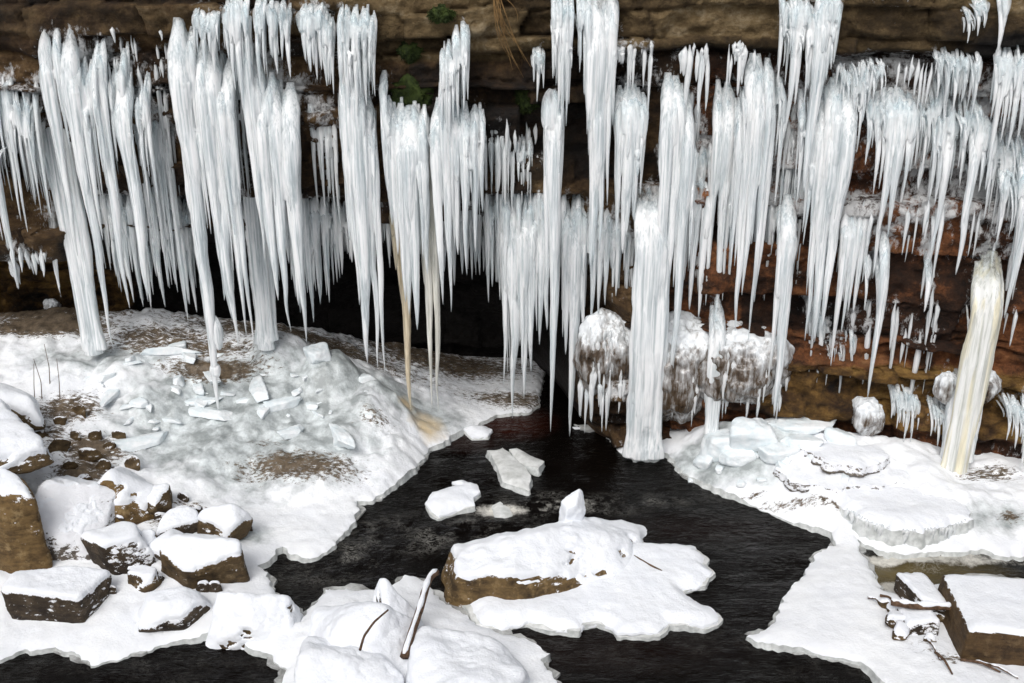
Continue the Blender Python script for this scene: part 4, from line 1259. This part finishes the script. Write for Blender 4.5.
curtain('yellow streaked ice column at the right, standing on the snow ledge', .0, [(951, 268, 480, 13, -.10), (956, 262, 487, 15, -.12), (962, 258, 487, 15, -.10), (967, 264, 482, 12, -.10), (971, 275, 450, 8, -.10)], mat='yellow', fill=2.4, blunt=.72, flare=.4, part=False, name='ice_column', cat='ice column', short=(.2, .98), fillw=(4, 9))
curtain('white ice sheath widening the foot of the yellow streaked column on its left side', .06, [(944, 385, 470, 11), (949, 378, 484, 13), (954, 392, 487, 14), (975, 382, 440, 7), (970, 390, 462, 8)], fill=2.6, blunt=.6, flare=.25, part=False, name='ice_column', cat='ice column', short=(.3, 1))
curtain('pointed icicle pair right beside the biggest right curtain, lower down', .1, [(831, 208, 366, 15), (842, 214, 332, 11), (849, 215, 312, 9), (837, 212, 300, 12)], fill=5)
curtain('short spikes between the lower pair and the long thin icicle at right', .15, [(854, 214, 312, 12), (862, 218, 282, 8)], fill=4)
curtain('long thin ragged icicle in front of the ochre rocks at right', .05, [(868, 235, 398, 15), (873, 260, 345, 9), (864, 250, 310, 8)], fill=0)
curtain('small icicle fringe under the ochre rock above the right shelf', .22, [(890, 388, 418, 6), (897, 389, 428, 7), (904, 392, 442, 7), (911, 396, 442, 6), (917, 400, 430, 5)], fill=3, voxel=.01)
curtain('second small icicle fringe under the ochre rock, touching the yellow streaked column', .20, [(931, 404, 436, 6), (937, 404, 446, 7), (942, 404, 440, 6)], fill=3, voxel=.01)
curtain('white icicle fringe at the right frame edge over the red stones', .05, [(1006, 402, 440, 7), (1014, 404, 448, 9), (1021, 404, 470, 10), (1030, 404, 460, 10)], fill=4, voxel=.01)
curtain('thin white icicle on dark rock left of the yellow streaked column', .12, [(925, 255, 313, 12)], part=False, name='icicle', cat='icicle')
curtain('thin frosted icicle hanging above the yellow streaked column', .15, [(930, 200, 262, 12), (924, 205, 240, 7)], fill=0)
# --- deep rows
curtain('grey icicle row in the shade behind the four big left icicles', .85,
        [(112, 195, 270, 10), (122, 190, 292, 12), (134, 195, 302, 13), (143, 195, 307, 12), (151, 200, 309, 13), (165, 196, 307, 14), (176, 200, 285, 12), (187, 200, 312, 12), (196, 205, 312, 13)], fillw=(6, 11), short=(.5, 1))
curtain('grey icicle row in the shade behind the two dense left curtains', .85,
        [(228, 190, 300, 12), (240, 190, 290, 12), (262, 190, 290, 14), (285, 190, 295, 12), (300, 195, 312, 13), (313, 190, 322, 17), (322, 195, 304, 14), (330, 195, 302, 12), (341, 200, 275, 12), (353, 200, 262, 11)], fillw=(6, 12), short=(.5, 1))
curtain('dim fringe of short icicles deep in the recess, under the moss side curtains', .9,
        [(380, 198, 262, 10), (390, 200, 268, 10), (420, 200, 260, 10), (455, 198, 285, 11), (463, 200, 272, 10), (472, 200, 280, 10), (480, 200, 275, 10), (488, 200, 302, 12), (497, 202, 282, 11)], fillw=(5, 10), short=(.5, 1))
curtain('broad bluish sheet with long points left of the round shouldered column', .45,
        [(505, 200, 385, 14), (513, 197, 418, 24), (522, 200, 398, 26), (531, 200, 372, 22), (540, 208, 345, 18), (546, 208, 330, 14)], fillw=(8, 15), short=(.4, .9))
curtain('bluish sheet of icicles with one long spear right of the round shouldered column', .42,
        [(571, 200, 437, 24), (565, 205, 355, 16), (581, 205, 335, 19), (590, 210, 325, 16), (598, 210, 314, 14), (606, 214, 305, 13), (613, 218, 302, 12), (577, 200, 300, 20)], fillw=(7, 13), short=(.4, .95))
curtain('shaded icicle row behind the rounded bundle and the widest column', .42, [(618, 190, 300, 12), (626, 190, 306, 12), (640, 190, 300, 14), (650, 190, 310, 14), (662, 190, 310, 12)], fillw=(5, 10), short=(.5, 1))
curtain('shaded icicle row behind the long white icicles at mid right', .38, [(686, 150, 250, 9), (697, 140, 260, 10), (716, 150, 270, 10), (730, 150, 280, 11), (742, 150, 290, 11), (754, 150, 300, 11), (764, 190, 300, 10), (783, 130, 250, 9), (794, 150, 290, 10)], fillw=(4, 9), short=(.4, 1))

curtain('hazy grey icicle veil under the brown rock behind the far left bunch', .5, [(4, 95, 200, 9), (20, 90, 210, 9), (36, 100, 205, 9), (50, 95, 215, 9), (62, 110, 240, 9), (-8, 100, 220, 9)], fill=3.5, fillw=(3, 8), short=(.3, 1))
curtain('hazy veil of thin icicles filling the gap above the massive left curtain', .25, [(196, 70, 190, 8), (215, 60, 200, 8), (240, 60, 210, 8), (262, 70, 200, 8), (282, 80, 200, 8)], fill=3.5, fillw=(3, 8), short=(.3, 1))
curtain('pale veil of thin icicles in the dark gap right of the pointed curtain', .55, [(488, 190, 275, 8), (500, 190, 300, 8), (515, 185, 260, 8), (535, 190, 290, 9), (548, 190, 300, 8), (562, 190, 310, 8)], fill=3.5, fillw=(3, 8), short=(.3, 1))
curtain('thin icicles in the gap between the long white ones and the big right cluster', .3, [(786, 95, 200, 8), (795, 150, 260, 9), (790, 190, 290, 8), (781, 130, 240, 7)], fill=3, fillw=(3, 7), short=(.3, 1))
curtain('frosty fringe on the rusty rock right of the bushy bunch', .14, [(915, 100, 165, 7), (922, 95, 180, 7), (929, 90, 170, 6), (940, 70, 150, 6)], fill=3, fillw=(3, 7), short=(.3, 1))
curtain('ragged frosty fringe on the wall under the dense upper right row', .22, [(985, 140, 220, 8), (994, 135, 235, 8), (1004, 140, 215, 8), (1014, 140, 225, 8), (1024, 135, 240, 8)], fill=3, fillw=(3, 7), short=(.3, 1))
curtain('faint thin row low on the dark wall left of the ragged long icicle', .30, [(806, 300, 380, 6), (815, 310, 390, 6), (826, 330, 385, 6), (838, 340, 400, 6), (850, 330, 380, 6)], fill=4, fillw=(3, 6), short=(.2, 1))

# --- small single icicles, each an object of its own
protos = []
for i in range(7):
    V2, F, th = tine(1.0, .03, 8, 16, 4000 + i, [.6, .75, .9, .7, 1.0, .8, .65][i], .12, 0, 0, .2, 0, gr=[.2, .35, .15, .3, .25, .4, .2][i])
    protos.append(mesh_np('icicle', V2, F, True, dict(clear=th * .7), [M['ice']]))


def single(px, y0, y1, w, label, group, Yoff=None, toward=.05):
    p = hit_cliff(px, y0) if Yoff is None else None
    if p is None:
        X = 0.0
        for _ in range(3):
            Y = float(lipY(X)) + Yoff
            p = onY(px, y0, Y); X = p[0]
    Y = p[1] - toward
    p = onY(px, y0, Y)
    zt = onY(px, y1, Y)[2]
    L = max(p[2] - zt, .04)
    r = w * .5 / 1000 * depth(Y, p[2])
    o = link('icicle', random.choice(protos), None, (p[0], Y, p[2] + .02))
    TOPS.append((p[0], p[2], r * 2 + .04))
    o.scale = (r / .03, r / .03, L)
    o.rotation_euler = (0, 0, random.uniform(0, 6.28))
    tag(o, label, 'icicle', group)


RU = random.uniform
for i in range(50):
    px = random.choice([RU(600, 765), random.gauss(640, 10), random.gauss(700, 9), random.gauss(735, 6), random.gauss(612, 8)])
    y0 = RU(42, 58)
    single(px, y0, y0 + 12 + 75 * random.random() ** 2, RU(3, 8), 'thin icicle in the fringe under the tan cap slab right of the middle', 'fringe under the tan cap slab', Yoff=.10)
for i in range(26):
    px = RU(838, 990); y0 = RU(56, 70)
    single(px, y0, y0 + RU(14, 55), RU(3, 6), 'thin icicle in the sparse fringe under the cap slab near the right side', 'fringe under the right cap slab', Yoff=.10)
for i in range(22):
    px = RU(476, 545); y0 = RU(120, 160)
    single(px, y0, y0 + RU(20, 75), RU(3, 6), 'thin icicle on dark rock left of the round shouldered column', 'thin icicles on the dark rock')
for i in range(22):
    px = RU(578, 632); y0 = RU(372, 396)
    single(px, y0, y0 + RU(16, 46), RU(3, 6), 'tiny icicle under the left glazed boulder above the stream', 'tiny icicles under the left glazed boulder', Yoff=.14)
for i in range(34):
    px = RU(662, 790); y0 = RU(376, 398)
    single(px, y0, y0 + RU(14, 40), RU(3, 6), 'tiny icicle under the right glazed boulder above the ice shelf', 'tiny icicles under the right glazed boulder', Yoff=.10)
for i in range(70):
    px = RU(842, 1022); y0 = random.choice([RU(130, 150), RU(195, 215), RU(235, 265), RU(300, 330), RU(140, 340)])
    if 940 < px < 1000 and y0 > 230: continue
    single(px, y0, y0 + RU(22, 85), RU(3, 7), 'small icicle on the rusty rock wall at right', 'small icicles on the rusty wall')
for i in range(24):
    px = RU(690, 790); y0 = RU(90, 170)
    single(px, y0, y0 + RU(20, 60), RU(3, 6), 'thin icicle on the dark rock between the long white ones at mid right', 'thin icicles between the long ones')
for i in range(16):
    px = RU(100, 180); y0 = RU(28, 70)
    single(px, y0, y0 + RU(10, 40), RU(3, 6), 'short icicle on the brown rock above the fat left icicles', 'short icicles on the upper left rock')
for i in range(16):
    px = RU(10, 45); y0 = RU(245, 262)
    single(px, y0, y0 + RU(10, 32), RU(3, 7), 'short icicle over the brown dirt slope at far left', 'icicles over the dirt slope')
for i in range(36):
    t = i / 35
    px = 846 + t * 120 + RU(-2, 2)
    y0 = float(np.interp(px, [846, 872, 905, 945, 970], [507, 521, 528, 525, 515]))
    p = onZ(px, y0, .29)
    L = RU(.06, .24)
    o = link('icicle', random.choice(protos), None, (p[0], p[1] - .05, .30))
    r = RU(.012, .036)
    o.scale = (r / .03, r / .03, L)
    tag(o, 'stubby icicle on the front lip of the flat snow ledge by the rushing channel', 'icicle', 'icicles on the ledge lip')

# ------------------------------------------------------------------ glazed boulders
def dome(label, px, py, rpx, rpy, off, seed, white=.3, name='glazed_boulder', mat='dome'):
    X = 0
    for _ in range(3):
        Y = float(lipY(X)) + off
        p = onY(px, py, Y); X = p[0]
    U, F = ico(6)
    rx, rz = rpx / 1000 * depth(Y, p[2]), rpy / 1000 * depth(Y, p[2])
    V = U * [rx, rx * .8, rz]
    V = V + U * (.34 * rx * fbm(U * 1.5 + seed, 4, seed) + .05 * rx * np.abs(fbm(V * [7, 7, 1.5] + seed, 3, seed + 3)) + .012 * fbm(V * [14, 14, 3] + seed, 3, seed + 6))[:, None]
    wh = white * .5 + .75 * sstep(.1, .85, U[:, 2]) + .5 * fbm(U * 1.7 + seed * 2, 3, seed + 4)
    o = link(name, mesh_np(name, V, F, True, dict(white=wh), [M[mat]]), None, tuple(p))
    if rpx > 24:
        for k in range(26):
            a = RU(-.85, .85); e = RU(-.25, .75)
            u = np.array([a, -math.sqrt(max(0, 1 - a * a - e * e)) if a * a + e * e < 1 else -.05, e])
            q_ = p + u * [rx, rx * .8, rz] * .97
            t = link('icicle', random.choice(protos), None, (q_[0], q_[1] - .03, q_[2] + .03))
            r = RU(.012, .03)
            t.scale = (r / .03, r / .03, RU(.15, .45))
            tag(t, 'thin icicle running down the face of the glazed boulders at mid right', 'icicle', 'icicles on the glazed boulders')
    return tag(o, label, 'icy boulder')


dome('ice glazed boulder behind the spears, left of the widest column', 606, 354, 29, 46, .44, 5, .3)
dome('ice glazed boulder between the widest column and the knobbly one', 676, 366, 44, 52, .46, 9, .25)
dome('ice glazed boulder right of the clear knobbly column', 742, 362, 52, 42, .44, 12, .35)
dome('white frosted ice ball at the back of the right shelf', 868, 416, 17, 20, .22, 15, .75)
dome('grey frosted lump of ice at the left side of the yellow streaked column', 947, 388, 13, 17, .22, 18, .8)
dome('grey frosted lump of ice at the right side of the yellow streaked column', 985, 386, 14, 18, .26, 21, .35)
dome('small white ice ball under the far left overhang', 52, 306, 8, 7, 1.9, 25, 1.0)

# ------------------------------------------------------------------ moss and dry grass on the wall
def moss(label, px, py, rpx, rpy, seed):
    p = hit_cliff(px, py)
    U, F = ico(4)
    dpt = depth(p[1], p[2])
    V = U * [rpx / 1000 * dpt, .10, rpy / 1000 * dpt]
    V = V + U * (.5 * rpx / 1000 * dpt * fbm(U * 2.2 + seed, 4, seed))[:, None]
    mb = MB()
    mb.add(V, [tuple(f) for f in F])
    rr = np.random.default_rng(seed)
    for k in rr.choice(len(V), 700):
        if U[k, 1] > .2: continue
        b = V[k]
        d = U[k] * .5 + rr.normal(0, .5, 3) + [0, -.2, -.25]
        d = d / np.linalg.norm(d) * rr.uniform(.02, .05)
        s = rr.normal(0, .006, 3)
        mb.add([b - s, b + s, b + d], [(0, 1, 2)])
    V, F = mb.arr()
    return tag(link('moss_clump', mesh_np('moss_clump', V, F, True, None, [M['moss']]), None, (p[0], p[1] - .03, p[2])), label, 'moss')


moss('large green moss clump directly above the wide white curtain', 412, 96, 21, 20, 3)
moss('round green moss clump in the middle of the dark wall, above the large one', 410, 49, 11, 12, 5)
moss('green moss tuft just under the tan rock at the top, by the raised spike', 442, 15, 12, 7, 7)
moss('dark green moss patch left of the round shouldered column, below the dry grass', 527, 97, 10, 14, 9)

mb = MB()
p0 = hit_cliff(496, 2)
for k in range(13):
    r1 = random.Random(k)
    a = p0 + np.array([r1.uniform(-.05, .05), -.08, r1.uniform(.0, .2)])
    L = r1.uniform(.35, .95)
    pts = [a, a + [r1.uniform(.0, .1), -.10, -.3 * L], a + [.12 + r1.uniform(-.1, .12), -.12, -.65 * L], a + [.30 * L + r1.uniform(-.12, .15), -.12, -L]]
    V, F = tube(smooth_path(pts, 8), np.linspace(.006, .002, 8), 4, k, 0)
    mb.add(V, F)
V, F = mb.arr()
tag(link('dry_grass', mesh_np('dry_grass', V, F, True, None, [M['straw']])), 'tuft of orange dry grass drooping from the rock ledge at the top', 'grass tuft')

for i, (x, y) in enumerate([(42, 400), (50, 385), (60, 400), (35, 405)]):
    p = hit_ground(x, y)
    stick('twig', 'thin reddish bare stem sticking out of the snow above the left rubble', [p, p + [.03, 0, .25], p + [-.02 + .03 * i, .02, .55]], .006, .003, False, 60 + i, 'twig', 'bare stems above the rubble')

# frost and thin glaze where the ice grows out of the wall
fz_ = np.zeros(len(X_))
for x, z, w_ in TOPS:
    a, b = np.searchsorted(gx, [x - w_ * 3, x + w_ * 3]); c, d = np.searchsorted(gz, [z - .45, z + .25])
    if a >= b or c >= d: continue
    sub = ii_c[c:d, a:b].ravel()
    dz = Z_[sub] - z
    fz_[sub] = np.maximum(fz_[sub], np.exp(-((X_[sub] - x) / w_) ** 2) * np.exp(-(dz / np.where(dz > 0, .09, .22)) ** 2))
fz_ = np.clip(frm_ + .42 * fz_, -1, .75)
cme.attributes['frost'].data.foreach_set('value', fz_.astype(np.float32))

# ------------------------------------------------------------------ light
w = bpy.data.worlds.new('World')
scene.world = w
w.use_nodes = True
nt = w.node_tree
nt.nodes.clear()
sky = nt.nodes.new('ShaderNodeTexSky')
sky.sky_type = 'NISHITA'
sky.sun_disc = False
EL, AZ = math.radians(48), math.radians(200)      # the sun stands behind the photographer, a little left
sky.sun_elevation = EL
sky.sun_rotation = AZ
sky.air_density = 1.0
sky.dust_density = 4.0
hs = nt.nodes.new('ShaderNodeHueSaturation')
hs.inputs['Saturation'].default_value = .35
bg = nt.nodes.new('ShaderNodeBackground')
bg.inputs['Strength'].default_value = .13
wo = nt.nodes.new('ShaderNodeOutputWorld')
nt.links.new(sky.outputs[0], hs.inputs['Color'])
nt.links.new(hs.outputs[0], bg.inputs['Color'])
nt.links.new(bg.outputs[0], wo.inputs['Surface'])
sl = bpy.data.lights.new('sun', 'SUN')
sl.energy = 1.2
sl.angle = math.radians(30)
sl.color = (1, .985, .96)
so = bpy.data.objects.new('sun', sl)
COL.objects.link(so)
dv = Vector((math.sin(AZ) * math.cos(EL), math.cos(AZ) * math.cos(EL), math.sin(EL)))
so.rotation_euler = dv.to_track_quat('Z', 'Y').to_euler()

scene.view_settings.view_transform = 'Standard'
scene.view_settings.look = 'None'
scene.view_settings.gamma = 1
scene.view_settings.exposure = 0.12
scene.view_settings.use_curve_mapping = False
scene.render.engine = 'CYCLES'
scene.cycles.max_bounces = 8
scene.cycles.transparent_max_bounces = 16
scene.cycles.use_denoising = True
